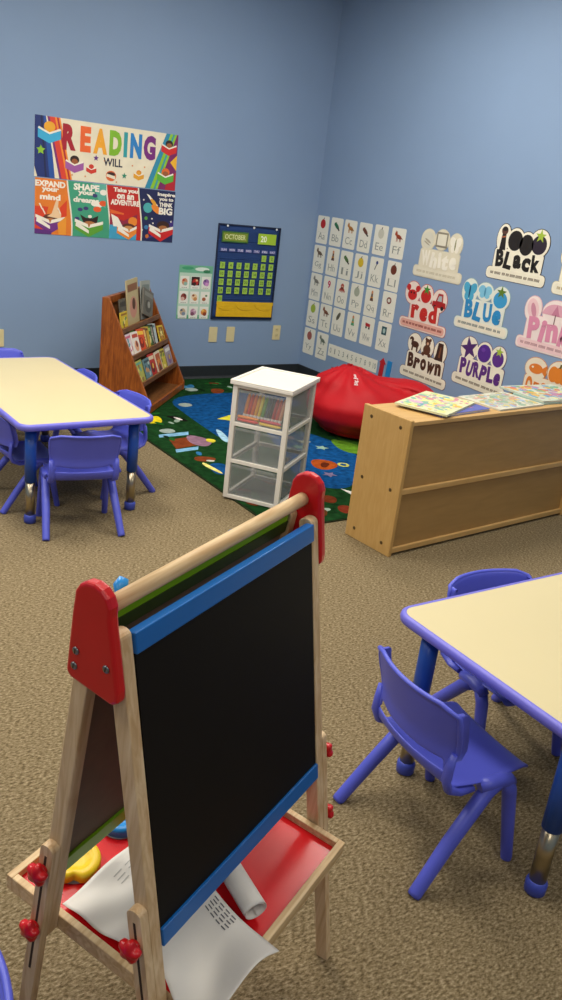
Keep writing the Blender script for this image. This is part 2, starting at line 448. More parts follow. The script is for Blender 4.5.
# end caps
for s in (-1, 1):
    out = [(-.060, .886), (-.052, .878), (.022, .872), (.031, .880), (.030, .895), (.008, .985)]
    for i in range(9):
        a = math.radians(-10+200*i/8); out.append((-.025+.031*math.cos(a), 1.003+.031*math.sin(a)))
    out += [(-.057, .98)]
    T = Matrix(((0, 0, 1, 0), (-1, 0, 0, 0), (0, 1, 0, 0), (0, 0, 0, 1)))
    u0, u1 = sorted((s*(UO+.001), s*(UO+.019)))
    cp = MB().prism(out, u0, u1, REDP, T)
    cp = cp.build('end_cap', EA, bevel=.005)
    for v, z in ((-.044, .925), (-.045, .901), (.008, .924)):
        K = Matrix.Translation((s*(UO+.0192), -v, z)) @ Matrix.Rotation(s*PI/2, 4, 'Y')
        sc = MB().lathe([(.0058, 0), (.0055, .001), (.0045, .0018)], STEEL, K, 14)
        sc.box(-.0035, .0035, -.0006, .0006, .0018, .0021, BLK, K)
        sc.build('screw', cp)
MB().tube([(-UO+.0, .027, .986), (UO-.0, .027, .986)], .0118, PINEX, seg=24).build('roller_rod', EA)
def board(vf, off, z0, z1, rail, face, name, rname, fthick=.006):
    d = Vector((vf(z1)-vf(z0), z1-z0)).normalized()
    # local frame on the board plane: x=u, y=up the board, z=normal to it
    sgn = 1 if name == 'chalkboard' else -1
    up = Vector((0, -d.x, d.y)); nx = Vector((1, 0, 0)); nz = nx.cross(up)
    base = Vector((0, -(vf(z0)), z0))+nz*off
    T = Matrix(((nx.x, up.x, nz.x, base.x), (nx.y, up.y, nz.y, base.y), (nx.z, up.z, nz.z, base.z), (0, 0, 0, 1)))
    Lb = (z1-z0)/d.y
    MB().box(-.226, .226, .012, Lb-.012, -fthick/2, fthick/2, face, T).build(name, EA)
    for a, b in ((0, .032), (Lb-(.031 if name == 'chalkboard' else .040), Lb)):
        MB().box(-.2275, .2275, a, b, -.008, .008, rail, T).build(rname, EA, bevel=.002)
    return T, Lb
def VBd(z): return .126+(.006-.126)*(z-.466)/(.966-.466)
TB, LB_ = board(VBd, 0, .464, .960, BLUP, BLK, 'chalkboard', 'blue_rail')
TBk, LBk = board(vB, 0, .462, .966, GRNP, WBB, 'whiteboard_panel', 'green_rail')
MB().box(-.227, .227, LBk-.040, LBk-.018, .008, .0095, mat('dark_olive_rail_shade', '#2c3f10', .5), TBk).build('rail_shade_strip', EA)  # added dark strip: shade on the rear rail's front face put into colour
# blue paper clips on the top of the rear rail
for u in (-.172, .093):
    v0 = vB(.97)
    c = MB().tube([(u, -v0+.012, .945), (u, -v0+.018, .965), (u+.004, -v0+.022, .958-u*.06), (u+.012, -v0+.024, .963-u*.09)], [.007, .010, .013, .008], mat('sky_blue_plastic', '#2a8fdd', .3), flatk=.6)
    c.build('paper_clip', EA)['label'] = 'sky blue plastic clip'
# tray
TZ = .360; tu0, tu1, tb, tf = -.226, .226, .194, -.219      # local y: back +, front -
fr = MB()
for a, b, c, d in ((tu0, tu1, tf, tf+.013), (tu0, tu1, tb-.013, tb), (tu0, tu0+.013, tf+.013, tb-.013), (tu1-.013, tu1, tf+.013, tb-.013)):
    fr.box(a, b, c, d, TZ-.032, TZ, PINEX)
TR = fr.build('tray_frame', EA, bevel=.0015)
MB().box(tu0+.012, tu1-.012, tf+.012, tb-.012, TZ-.020, TZ-.014, mat('red_tray_panel', '#d0141c', .22, noise=.03)).build('tray_panel', EA)

# things lying on the tray (own top-level objects, in the tray's frame)
def onTray(u, v, dz=0, rz=0): return EM @ Matrix.Translation((u, -v, TZ-.0138+dz)) @ Matrix.Rotation(rz, 4, 'Z')
PAPER = mat('white_paper', '#d6d2cb', .7, noise=.02, nscale=5)
INK = mat('grey_ink', '#55565c', .7)
def sheet(name, label, fn, nu, nv, parent=None):
    vs = [fn(i/nu, j/nv) for i in range(nu+1) for j in range(nv+1)]
    fs = [(i*(nv+1)+j, (i+1)*(nv+1)+j, (i+1)*(nv+1)+j+1, i*(nv+1)+j+1) for i in range(nu) for j in range(nv)]
    return vs, fs
# flat crumpled sheet : corners in (u,v)
def sheetA(a, b):
    # a along the sheet from rear left to front right, b across
    P00 = Vector((-.207, -.084)); P10 = Vector((-.195, .115)); P01 = Vector((-.035, -.080)); P11 = Vector((-.030, .10))
    p = (P00*(1-a)+P10*a)*(1-b)+(P01*(1-a)+P11*a)*b
    z = .004+.004*math.sin(a*7+b*3)**2+.010*max(0, b-.55)+.003*math.sin(b*9)*a+.0035*math.sin(a*13-b*8)+.004
    if a < .08: z += .004*(.08-a)/.08
    return (p.x, -p.y, z)
pa = thing('paper_sheet', 'creased white paper sheet lying across the red tray behind the left leg', 'paper', EM @ Matrix.Translation((0, 0, TZ-.0135)))
vs, fs = sheet('', '', sheetA, 30, 26)
o = MB().add(vs, fs, PAPER, None, True).build('paper', pa); s_ = o.modifiers.new('t', 'SOLIDIFY'); s_.thickness = .0007; s_.offset = 1
tx = MB()
for i in range(3):
    for j in range(2):
        a0 = .12+i*.045; q = [sheetA(a0, .55+j*.16), sheetA(a0+.008, .55+j*.16), sheetA(a0+.008, .66+j*.16), sheetA(a0, .66+j*.16)]
        tx.add([(x, y, z+.0012) for x, y, z in q], [(0, 1, 2, 3)], mat('pale_ink', '#a9a9a4', .8))
tx.build('printed_lines', pa)
# large curled sheet hanging over the front of the tray
def sheetB(a, b):
    # a: 0 rear .. 1 front ; b: 0 left .. 1 right
    P00 = Vector((-.165, .045)); P01 = Vector((-.022, .045)); P10 = Vector((-.262, .225)); P11 = Vector((-.068, .250))
    p = (P00*(1-a)+P10*a)*(1-b)+(P01*(1-a)+P11*a)*b
    z = .018+.012*math.sin(a*5+b*2)+.010*b+.035*a*a*(.4+.6*math.sin(b*PI*.9+.3))+.014*math.sin(b*7+a*3)*a
    return (p.x, -p.y, z)
pb = thing('paper_sheet', 'white paper curling over the front edge of the red tray, printed lines on it', 'paper', EM @ Matrix.Translation((0, 0, TZ-.0135)))
vs, fs = sheet('', '', sheetB, 30, 26)
o = MB().add(vs, fs, PAPER, None, True).build('paper', pb); s_ = o.modifiers.new('t', 'SOLIDIFY'); s_.thickness = .0007; s_.offset = 1
tx = MB()
for i in range(5):
    b0 = .78+i*.04
    for j in range(4):
        a0 = .30+j*.07+.01*(i % 2)
        q = [sheetB(a0, b0), sheetB(a0+.05, b0), sheetB(a0+.05, b0+.014), sheetB(a0, b0+.014)]
        tx.add([(x, y, z+.0012) for x, y, z in q], [(0, 1, 2, 3)], INK)
tx.build('printed_lines', pb)
# rolled paper
pr_ = thing('rolled_paper', 'loosely rolled white paper tube lying on the tray under the chalkboard', 'paper roll', EM @ Matrix.Translation((0, 0, TZ-.0135)))
A = Vector((.040, -.055, .0235)); B = Vector((-.018, -.174, .0240)); ax = (B-A).normalized(); sx = ax.cross(Vector((0, 0, 1))).normalized(); sz = sx.cross(ax)
vs = []; NR = 52; NA = 14
for i in range(NA+1):
    for k in range(NR+1):
        a = 2*PI*1.7*k/NR; r = .0195-.0045*k/NR
        tt = i/NA
        vs.append(A+(B-A)*tt+sx*math.cos(a)*r*1.15+sz*math.sin(a)*r)
fs = [(i*(NR+1)+k, i*(NR+1)+k+1, (i+1)*(NR+1)+k+1, (i+1)*(NR+1)+k) for i in range(NA) for k in range(NR)]
o = MB().add(vs, fs, PAPER, None, True).build('rolled_sheet', pr_); s_ = o.modifiers.new('t', 'SOLIDIFY'); s_.thickness = .0006
def puck(name, label, M, col, R=.045):
    t = thing(name, label, 'eraser', M)
    p = []
    for rr, z in ((.0, .0), (1.0, .0), (1.05, .003), (1.05, .014), (1.0, .018)):
        p.append((rr*R, z))
    vs = []; fs = []; N = 48
    prof = [(.94, 0), (1.0, .003), (1.0, .015), (.95, .020), (.62, .021), (.55, .016), (.3, .015), (.01, .015)]
    for r, z in prof:
        for k in range(N):
            a = 2*PI*k/N
            notch = 1-.22*math.exp(-((a-PI*.5)/.22)**2)
            rr = R*(r*(notch if r > .6 else 1)); vs.append((rr*math.cos(a), rr*math.sin(a), z))
    for i in range(len(prof)-1):
        for k in range(N): fs.append((i*N+k, i*N+(k+1) % N, (i+1)*N+(k+1) % N, (i+1)*N+k))
    fs.append(list(range(N))[::-1])
    MB().add(vs, fs, mat(name+col, col, .4, noise=.04), None, True).build('body', t)
    return t
FELT = mat('grey_felt', '#8b8f96', .95, noise=.1)
p1 = puck('board_eraser', 'yellow round eraser on the red tray near its rear left corner', onTray(-.131, -.130, .0005, 2.3), '#efc81e', .044)
p2 = puck('board_eraser', 'blue round eraser on the red tray under the rear green rail', onTray(-.012, -.134, .0005, 1), '#1c86cf', .036)
for p, R in ((p1, .040), (p2, .037)): MB().lathe([(R*.9, -.0003), (R, -.0001), (R, .0025)], FELT, None, 32).build('felt_pad', p)

# ------------------------------------------------------------------ rug
GR = mat('dark_green_rug_pile', '#163a1a', .95, noise=.45, nscale=25, bump=.5, bscale=300, spec=.05)
def rc(c, n=.25): return mat('rug_'+c.strip('#'), c, .95, noise=n, nscale=28, bump=.5, bscale=300, spec=.05)
rx0, rx1, ry0, ry1 = 2.14, 4.10, 2.94, 5.665
RUG = MB()
RUG.prism(rrect(rx0, rx1, ry0, ry1, .09, 6), 0.0, .008, GR)
RUG.prism(rrect(rx0-.008, rx1+.008, ry0-.008, ry1+.008, .095, 6), 0.0, .006, rc('#2b3320'))
LK = rc('#10497f', .4); z_ = [.0082]
def art(pts, c, lay=0, smooth=True):
    if smooth:       # round the outline by corner cutting
        for _ in range(2):
            q = []
            for i in range(len(pts)):
                a, b = Vector(pts[i]), Vector(pts[(i+1) % len(pts)]); q += [tuple(a*.75+b*.25), tuple(a*.25+b*.75)]
            pts = q
    m = rc(c) if isinstance(c, str) else c
    z_[0] += .00001
    RUG.prism(pts, .007, z_[0]+lay*.0006, m)
art([(2.66, 5.12), (2.95, 5.25), (3.5, 5.22), (3.7, 4.9), (3.4, 4.75), (3.05, 4.75), (2.88, 4.55), (2.70, 4.28), (2.58, 4.20), (2.60, 4.49), (2.62, 4.77)], LK)
art([(2.95, 4.35), (3.2, 4.3), (3.30, 3.99), (3.26, 3.70), (2.91, 3.32), (2.76, 3.28), (2.64, 3.40), (2.70, 3.7), (2.85, 4.0)], LK)
art([(3.3, 4.12), (3.42, 3.89), (3.30, 3.74), (3.2, 3.85)], '#5d8a25', 1)
art([(3.38, 4.3), (3.9, 4.4), (3.9, 3.3), (3.5, 3.3), (3.32, 3.7)], '#3d6a20', 0)
art([(2.92, 3.77), (3.03, 3.70), (3.01, 3.60), (2.88, 3.56), (2.84, 3.64)], '#a34a1b', 1)
art([(2.95, 3.70), (2.99, 3.66), (2.91, 3.60), (2.89, 3.63)], '#5a2410', 2)
art([(2.26, 4.29), (2.41, 4.31), (2.40, 4.16), (2.22, 4.12)], '#7a3a1c', 1, False)
art([(2.24, 4.39), (2.45, 4.41), (2.42, 4.35), (2.22, 4.34)], '#7fb0cf', 1, False)
art([(2.21, 4.11), (2.37, 4.13), (2.34, 4.08), (2.19, 4.06)], '#7fb0cf', 1, False)
art([(2.41, 4.38), (2.52, 4.22), (2.42, 4.10), (2.34, 4.19)], '#8d6a7c', 2)
art([(2.49, 4.26), (2.54, 4.22), (2.50, 4.17), (2.46, 4.2)], '#d8c83a', 3)
art([(2.33, 4.74), (2.43, 4.78), (2.38, 4.60), (2.26, 4.63)], '#e2cd1e', 1)
art([(2.78, 4.63), (2.92, 4.70), (2.86, 4.57)], '#d9cf3c', 1, False)
art([(2.65, 4.44), (2.67, 4.38), (2.61, 4.15), (2.56, 4.18)], '#9fc6da', 2)
art([(2.27, 3.85), (2.38, 3.82), (2.30, 3.64), (2.22, 3.68)], LK, 1)
art([(2.26, 3.88), (2.28, 3.69), (2.26, 3.66), (2.23, 3.83)], '#e4d77a', 2)
art([(2.46, 4.78), (2.55, 4.72), (2.57, 4.60), (2.49, 4.65)], '#14110f', 1)
art([(2.50, 4.73), (2.53, 4.70), (2.54, 4.64), (2.51, 4.66)], '#e6dcd6', 2)
for (a, b) in ((2.97, 5.36), (2.72, 4.98), (2.32, 4.45)): art([(a-.05, b+.03), (a+.05, b+.05), (a+.06, b-.03), (a-.03, b-.05)], '#97a59c', 2)
art([(2.90, 5.48), (3.06, 5.47), (3.02, 5.40), (2.90, 5.42)], '#4d87ab', 1)
art([(3.15, 5.38), (3.25, 5.33), (3.15, 5.22), (3.08, 5.25)], '#7a3a1c', 1)
art([(2.26, 3.98), (2.38, 3.92), (2.31, 3.86), (2.22, 3.90)], '#7a3a1c', 1)
art([(2.30, 3.90), (2.34, 3.88), (2.32, 3.86), (2.28, 3.88)], '#cfcfc0', 2)
art([(2.62, 3.25), (2.68, 3.19), (2.61, 3.11), (2.56, 3.17)], '#6d2f18', 1)
art([(2.61, 3.10), (2.68, 3.06), (2.60, 2.97), (2.56, 3.02)], '#7a2f1c', 1)
art([(2.78, 3.29), (2.82, 3.22), (2.78, 3.19)], '#e8e4da', 2, False)
art(ell(3.05, 3.62, .035, .035), '#c9c65a', 2, False); art(ell(3.05, 3.62, .02, .02), LK, 3, False)
for k, (a, b, c) in enumerate([(2.98, 3.98, '#7fae9b'), (3.08, 4.06, '#d8d8c0'), (3.12, 3.93, '#8fb0a0'), (2.86, 3.50, '#7d6f8f'), (3.03, 4.16, '#b08a9a')]):
    art(star(a, b, .045, .022, 5, k), c, 2, False)
rnd = random.Random(3)
for k in range(70):      # small printed motifs on the grassy border
    side = k % 3
    if side == 0: a, b = rnd.uniform(2.18, 2.55), rnd.uniform(2.95, 5.5)
    elif side == 1: a, b = rnd.uniform(2.2, 4.0), rnd.uniform(5.28, 5.54)
    else: a, b = rnd.uniform(2.2, 4.0), rnd.uniform(2.95, 3.2)
    s2 = rnd.uniform(.018, .04)
    art(rot([(a-s2*1.4, b-s2*.5), (a+s2, b-s2*.7), (a+s2*1.3, b+s2*.5), (a-s2, b+s2*.6)], a, b, rnd.uniform(0, 3)), rnd.choice(['#1f5a22', '#0c240f', '#5b3418', '#2c6b30', '#6d2f18', '#93a796', '#2e6a96', '#153c16']), 1)
tag(RUG.build('play_rug'), 'dark green and blue pictorial play rug in the room corner under the drawer cart', 'rug')

# ------------------------------------------------------------------ drawer cart
WP = mat('white_cart_plastic', '#e6e0d4', .35, noise=.02)
WP2 = translucent('frosted_drawer_plastic', '#c9ccca', .86)
ca = math.atan2(.233, .325)                     # direction of the long side
CM = Matrix.Translation((2.264, 3.128, .0115)) @ Matrix.Rotation(ca, 4, 'Z')   # origin: near front corner; +x back, +y toward left front
CART = thing('drawer_cart', 'white plastic three-drawer cart with frosted drawers standing on the play rug', 'drawer unit', CM)
cw, cd, chh = .295, .378, .586
f = MB()
for x in (0, cd-.025):
    for y in (0, cw-.025): f.box(x, x+.025, y, y+.025, 0, chh-.012, WP, bev=.003)
lev = [0, .184, .371, .558]
for z in lev:
    hgt = .019
    for x in (0.001, cd-.019): f.box(x, x+.018, .02, cw-.02, z, z+hgt, WP, bev=.002)
    for y in (0.001, cw-.019): f.box(.02, cd-.02, y, y+.018, z, z+hgt, WP, bev=.002)
f.build('frame', CART)
SP = translucent('frosted_side_panel', '#c2c6c6', .80)
for y in (.006, cw-.009):
    sd = MB()
    for i in range(3): sd.box(.022, cd-.022, y, y+.003, lev[i]+.016, lev[i+1], SP)
    sd.build('side_panel', CART)
MB().box(cd-.009, cd-.006, .022, cw-.022, .016, .558, SP).build('back_panel', CART)
ld_ = MB(); ld_.box(-.012, cd+.012, -.012, cw+.012, chh-.014, chh+.004, WP, bev=.004)
for a, b, c, d in ((-.012, cd+.012, -.012, .006), (-.012, cd+.012, cw-.006, cw+.012), (-.012, .008, .006, cw-.006), (cd-.008, cd+.012, .006, cw-.006)):
    ld_.box(a, b, c, d, chh+.002, chh+.010, WP, bev=.003)
ld_.build('lid', CART)
for i in range(3):
    z0, z1 = lev[i]+.020, lev[i+1]-.006
    d = MB(); a, b = .024, cw-.024
    d.box(.004, .007, a, b, z0, z1, WP2)                     # front
    d.box(.007, cd-.03, a, a+.003, z0, z1-.02, WP2); d.box(.007, cd-.03, b-.003, b, z0, z1-.02, WP2)
    d.box(cd-.033, cd-.03, a+.003, b-.003, z0, z1-.02, WP2); d.box(.007, cd-.033, a+.003, b-.003, z0, z0+.003, WP2)
    dr = d.build('drawer', CART)
    h = MB().box(-.006, .004, a+.01, b-.01, z1-.004, z1, WP2)
    h.box(-.006, -.004, a+.01, b-.01, z1-.012, z1-.004, WP2); h.build('pull_lip', dr)
# fat crayons standing in the top drawer
CR = ['#e0862a', '#cf3420', '#e06a1e', '#e8a81e', '#e7d23a', '#5c9c33', '#3f5560', '#22262c', '#b3262a', '#cf4a3a', '#d99a78']
CRN = ['orange', 'red', 'deep orange', 'amber', 'yellow', 'green', 'slate blue', 'black', 'dark red', 'coral', 'peach']
z0 = lev[2]+.0235+.0005
for i, c in enumerate(CR):
    y = cw-.053-i*.0182
    K = CM @ Matrix.Translation((.040, y, z0+.002)) @ Matrix.Rotation(math.radians(8), 4, 'X')
    K = K @ Matrix.Rotation(math.radians(4), 4, 'Y')
    t = thing('fat_crayon', CRN[i]+' fat crayon standing in the row in the top cart drawer', 'crayon', K, 'crayons standing in the top drawer')
    MB().lathe([(.0070, .003), (.0083, .004), (.0083, .118), (.0075, .120)], mat('crayon_wrap_'+c[1:], c, .5), None, 14).build('wrapper', t)
    MB().lathe([(.0078, .1195), (.0078, .124), (.0042, .136), (.0036, .138)], mat('crayon_wax_'+c[1:], c, .35), None, 14).build('tip', t)
    cb = MB().lathe([(.0085, .022), (.0087, .023), (.0087, .033), (.0085, .034)], mat('white_crayon_band', '#e9e6df', .5), None, 14).build('band', t)
for i, (c, nm) in enumerate((('#d8382a', 'red'), ('#e0862a', 'orange'), ('#e7c23a', 'yellow'), ('#c43a4a', 'crimson'))):
    K = CM @ Matrix.Translation((.0165, cw-.033-.115*(i//2), z0+.0080+.0150*(i % 2))) @ Matrix.Rotation(math.radians(90), 4, 'X') @ Matrix.Scale(.9, 4)
    t = thing('fat_crayon', nm+' fat crayon lying flat at the drawer front below the standing row', 'crayon', K, 'crayons lying in the top drawer')
    MB().lathe([(.0070, .0), (.0080, .001), (.0080, .10), (.0075, .101)], mat('crayon_wrap_'+c[1:], c, .5), None, 14).build('wrapper', t)
    MB().lathe([(.0075, .1005), (.0075, .106), (.0042, .118), (.0036, .12)], mat('crayon_wax_'+c[1:], c, .35), None, 14).build('tip', t)

# ------------------------------------------------------------------ low cabinet (its back faces the camera)
MAP = wood('light_maple_laminate', '#bd9455', '#c69e60', (10, 10, 1.5), .4)
MAPH = wood('light_maple_back_panel', '#a07c48', '#a9844e', (1.2, 8, 8), .5, 4)
MAPT = wood('light_maple_top', '#c39a5e', '#cda66a', (1.2, 8, 8), .4, 4)
fa = math.radians(4.3)
FM = at(2.452, 2.512, 0, fa)
CAB = thing('low_cabinet', 'low maple laminate storage cabinet seen from behind, picture books laid on top', 'cabinet', FM)
CL, CD, CHt = 1.335, .290, .621
m = MB().box(0, .020, 0, CD, 0, CHt+.008, MAP); sp = m.build('side_panel', CAB, bevel=.003)
m = MB().box(CL-.020, CL, 0, CD, 0, CHt, MAP); m.build('side_panel', CAB, bevel=.003)
MB().box(.0205, CL-.0205, 0.004, CD-.002, CHt-.018, CHt, MAPT).build('top', CAB, bevel=.002)
MB().box(.0205, CL-.0205, .022, .028, .03, CHt-.019, MAPH).build('back_panel', CAB)
for z, nm in ((.012, 'rail'), (.290, 'rail')): MB().box(.0205, CL-.0205, .006, .0215, z, z+.024, MAPT).build(nm, CAB, bevel=.002)
MB().box(.0205, CL-.0205, .030, CD-.01, .012, .030, MAPT).build('shelf', CAB)
MB().box(.0205, CL-.0205, .030, CD-.01, .296, .314, MAPT).build('shelf', CAB)
for y in (.055, .235):
    for z in (.05, .302, .585):
        K = Matrix.Translation((-.0001, y, z)) @ Matrix.Rotation(-PI/2, 4, 'Y')
        MB().lathe([(.0085, -.0002), (.0085, .0006), (.006, .0008)], mat('cam_bolt', '#6b5636', .4, metal=.6), K, 16).build('bolt', sp)

# thin picture books lying on the cabinet
def lay_book(x, y, z, w, d, t, rz, cols, label, ornament, M0=FM, tilt=0, group='picture books on the low cabinet'):
    T = M0 @ Matrix.Translation((x, y, z)) @ Matrix.Rotation(rz, 4, 'Z') @ Matrix.Rotation(tilt, 4, 'Y')
    b = thing('picture_book', label, 'book', T, group)
    MB().box(-w/2+.003, w/2-.003, -d/2+.003, d/2-.003, .0012, t-.0012, mat('book_pages', '#e3ded0', .8)).build('pages', b)
    c = MB(); cm = flat(cols[0])
    c.box(-w/2, w/2, -d/2, d/2, 0, .0012, cm); c.box(-w/2, w/2, -d/2, d/2, t-.0012, t, cm); c.box(-w/2-.001, -w/2, -d/2, d/2, 0, t, cm)
    r = random.Random(len(label))
    for k in range(ornament):
        px, py = r.uniform(-w/2+.02, w/2-.02), r.uniform(-d/2+.02, d/2-.02); s = r.uniform(.007, min(w, d)*.11)
        s = max(.003, min(s, w/2-abs(px)-.002, d/2-abs(py)-.002))
        shp = ell(px, py, s, s*.7, 10, r.uniform(0, 3)) if k % 2 else rot([(px-s*.7, py-s*.4), (px+s*.7, py-s*.5), (px+s*.5, py+s*.5), (px-s*.6, py+s*.4)], px, py, r.uniform(0, 1))
        c.prism(shp, t, t+.0002+.000004*k, flat(r.choice(cols[1:])))
    c.build('cover', b)
    return b
Z = CHt+.0005
lay_book(.390, .145, Z, .36, .22, .011, .06, ['#5d63a8', '#8f8fd0', '#3c4aa0', '#c0c4e6', '#a06a90'], 'blue and violet picture book under the colourful one at the left end', 14)
lay_book(.345, .178, Z+.0115, .37, .25, .009, .36, ['#cfd0a8', '#d8b53c', '#7fae9b', '#5f96b0', '#c77d8a', '#b9c98a', '#e6d98a', '#c9a0b8'], 'colourful yellow and green map-like picture book topmost at the left end', 150)
lay_book(.800, .155, Z, .36, .25, .008, .03, ['#cfccb8', '#9db0c4', '#c9b870', '#b7b9a6', '#8ea890', '#c98f80'], 'pale patterned picture book in the middle of the cabinet top', 190)
lay_book(1.175, .140, Z, .34, .20, .007, -.05, ['#8fb7b0', '#5c9aa0', '#e0d48c', '#cfd8d0'], 'teal picture book beneath the bright one at the right end', 14)
lay_book(1.215, .185, Z+.0075, .40, .30, .010, -.10, ['#c3ccba', '#d8a83c', '#6f9ec0', '#c9705f', '#7fae7b', '#e8dc8c', '#b57fa0'], 'bright multicoloured picture book topmost at the right end of the cabinet', 150, tilt=0)

# ------------------------------------------------------------------ bean bag
def beanbag():
    bm = bmesh.new()
    def blob(c, r, s=3):
        geo = bmesh.ops.create_icosphere(bm, subdivisions=s, radius=1)
        for v in geo['verts']: v.co = Vector((c[0]+v.co.x*r[0], c[1]+v.co.y*r[1], c[2]+v.co.z*r[2]))
    blob((3.57, 4.16, .20), (.36, .36, .215)); blob((3.50, 4.22, .30), (.22, .24, .165)); blob((3.49, 4.23, .40), (.085, .10, .08))
    blob((3.78, 4.00, .20), (.26, .27, .19)); blob((3.80, 3.95, .31), (.16, .22, .115)); blob((3.70, 4.05, .24), (.28, .26, .17))
    me = bpy.data.meshes.new('tmp'); bm.to_mesh(me); bm.free()
    o = bpy.data.objects.new('tmp', me); C.objects.link(o)
    r = o.modifiers.new('r', 'REMESH'); r.mode = 'VOXEL'; r.voxel_size = .014
    s = o.modifiers.new('s', 'SMOOTH'); s.factor = .8; s.iterations = 22
    bpy.context.view_layer.update()
    m2 = bpy.data.meshes.new_from_object(o.evaluated_get(bpy.context.evaluated_depsgraph_get()))
    bpy.data.objects.remove(o)
    pk = Vector((3.48, 4.22, .42))
    from mathutils import noise
    for v in m2.vertices:
        p = v.co; d = p-pk; ang = math.atan2(d.y, d.x); di = d.length
        n = Vector(v.normal)
        wr = math.sin(ang*11+2.5*noise.noise(p*4))*.007*math.exp(-((di-.15)/.2)**2)+.010*noise.noise(Vector((p.x*3, p.y*3, p.z*15)))
        # seam crease where the two lobes meet
        cr = abs((p.x-3.60)*.75+(p.y-4.08)*.35-.04*math.sin(p.z*9))
        wr -= .034*math.exp(-(cr/.025)**2)*(1 if p.z > .12 else 0)
        v.co = p+n*wr
        v.co.z = .009+(v.co.z-.009)*.95
        if v.co.z < .0095: v.co.z = .0095
        if v.co.z < .05: v.co.z = .0095+(v.co.z-.0095)*.7
    for p in m2.polygons: p.use_smooth = True
    m2.materials.clear(); m2.materials.append(mat('red_bean_bag_fabric', '#b40a16', .62, noise=.06, spec=.3, nscale=6, bump=.35, bscale=14))
    t = thing('bean_bag', 'slumped red fabric bean bag chair between the cabinet and the corner', 'bean bag', at(3.6, 4.1, .009))
    b = bpy.data.objects.new('bag', m2); C.objects.link(b); b.parent = t; b.matrix_parent_inverse = t.matrix_world.inverted()
    # small white woven logo near the peak
    tgt = Vector((3.395, 4.085, .375))
    dirv = (Vector((0, 0, 1.5))-tgt).normalized()
    from mathutils.bvhtree import BVHTree
    bv = BVHTree.FromPolygons([v.co for v in m2.vertices], [p.vertices for p in m2.polygons])
    base = Vector((3.445, 4.09, .385))
    hit = bv.ray_cast(base+dirv*.6, -dirv)
    if hit[0]:
        zc = hit[1].normalized(); up = Vector((0, 0, 1)); yx = (up-zc*up.dot(zc)).normalized(); xx = yx.cross(zc)
        # writing runs up the bag
        M = Matrix(((yx.x, -xx.x, zc.x, hit[0].x), (yx.y, -xx.y, zc.y, hit[0].y), (yx.z, -xx.z, zc.z, hit[0].z), (0, 0, 0, 1)))
        tb_ = MB().text('Big Joe', 0, 0, .032, flat('#efe6e2'), 0, .003, bold=.01, w=.10)
        for i, q in enumerate(tb_.v):
            w = M @ Vector((q[0], q[1], .06)); h2 = bv.ray_cast(w, -zc)
            if h2[0]: w = h2[0]+h2[1]*(.0015 if q[2] < .0015 else .0028)
            else: w = M @ Vector((q[0], q[1], q[2]))
            tb_.v[i] = tuple(t.matrix_world.inverted() @ w)
        tb_.build('logo_lettering', t)['label'] = 'small white stitched lettering'
beanbag()

# ------------------------------------------------------------------ book display
OAK = wood('orange_brown_oak', '#7c3d12', '#a85c20', (12, 12, 1.6), .4)
OAKI = wood('brown_oak_inside', '#6b4120', '#8a5a30', (2, 8, 8), .5)
DM = Matrix(((.687, -.727, 0, 2.375), (.727, .687, 0, 4.795), (0, 0, 1, .0105), (0, 0, 0, 1)))
DIS = thing('book_display', 'orange-brown oak slanted book display rack full of picture books against the wall', 'book display', DM)
DW, DD, DH = .80, .352, .70
TX = Matrix(((0, 0, 1, 0), (1, 0, 0, 0), (0, 1, 0, 0), (0, 0, 0, 1)))       # (y,z) profile extruded along x
for x in (0, DW-.02): MB().prism([(0, 0), (DD, 0), (DD, DH), (DD-.045, DH), (0, .055)], x, x+.02, OAK, TX).build('side_panel', DIS, bevel=.003)
MB().box(.0205, DW-.0205, DD-.012, DD-.001, .02, DH-.001, OAKI).build('back_panel', DIS)
MB().box(.0205, DW-.0205, DD-.030, DD-.0125, DH-.045, DH, OAK).build('top_rail', DIS, bevel=.002)
MB().box(.0205, DW-.0205, .006, .022, .0, .045, OAK).build('kick_rail', DIS, bevel=.002)
MB().box(.0205, DW-.0205, .024, .29, .020, .030, OAKI).build('bottom_shelf', DIS)
def slant(z): return (z-.055)/(DH-.055)*(DD-.045)          # y of the side panel's front edge at z
TIERS = [.175, .335, .495]
for i, z in enumerate(TIERS):
    y0 = slant(z)+.004
    y1 = min(DD-.014, y0+.072)
    m = MB(); m.box(.0205, DW-.0205, y0, y1, z-.010, z, OAKI); m.box(.0205, DW-.0205, y0-.001, y0+.011, z, z+.022, OAKI)
    m.build('shelf', DIS)
    if i < 2:
        # slanted backing behind the books of this tier
        ya, yb2 = y1-.006, min(DD-.016, slant(TIERS[i+1])+.070)
        MB().prism([(ya, z), (ya+.006, z), (yb2+.006, TIERS[i+1]-.011), (yb2, TIERS[i+1]-.011)], .0205, DW-.0205, OAKI, TX).build('backing', DIS)
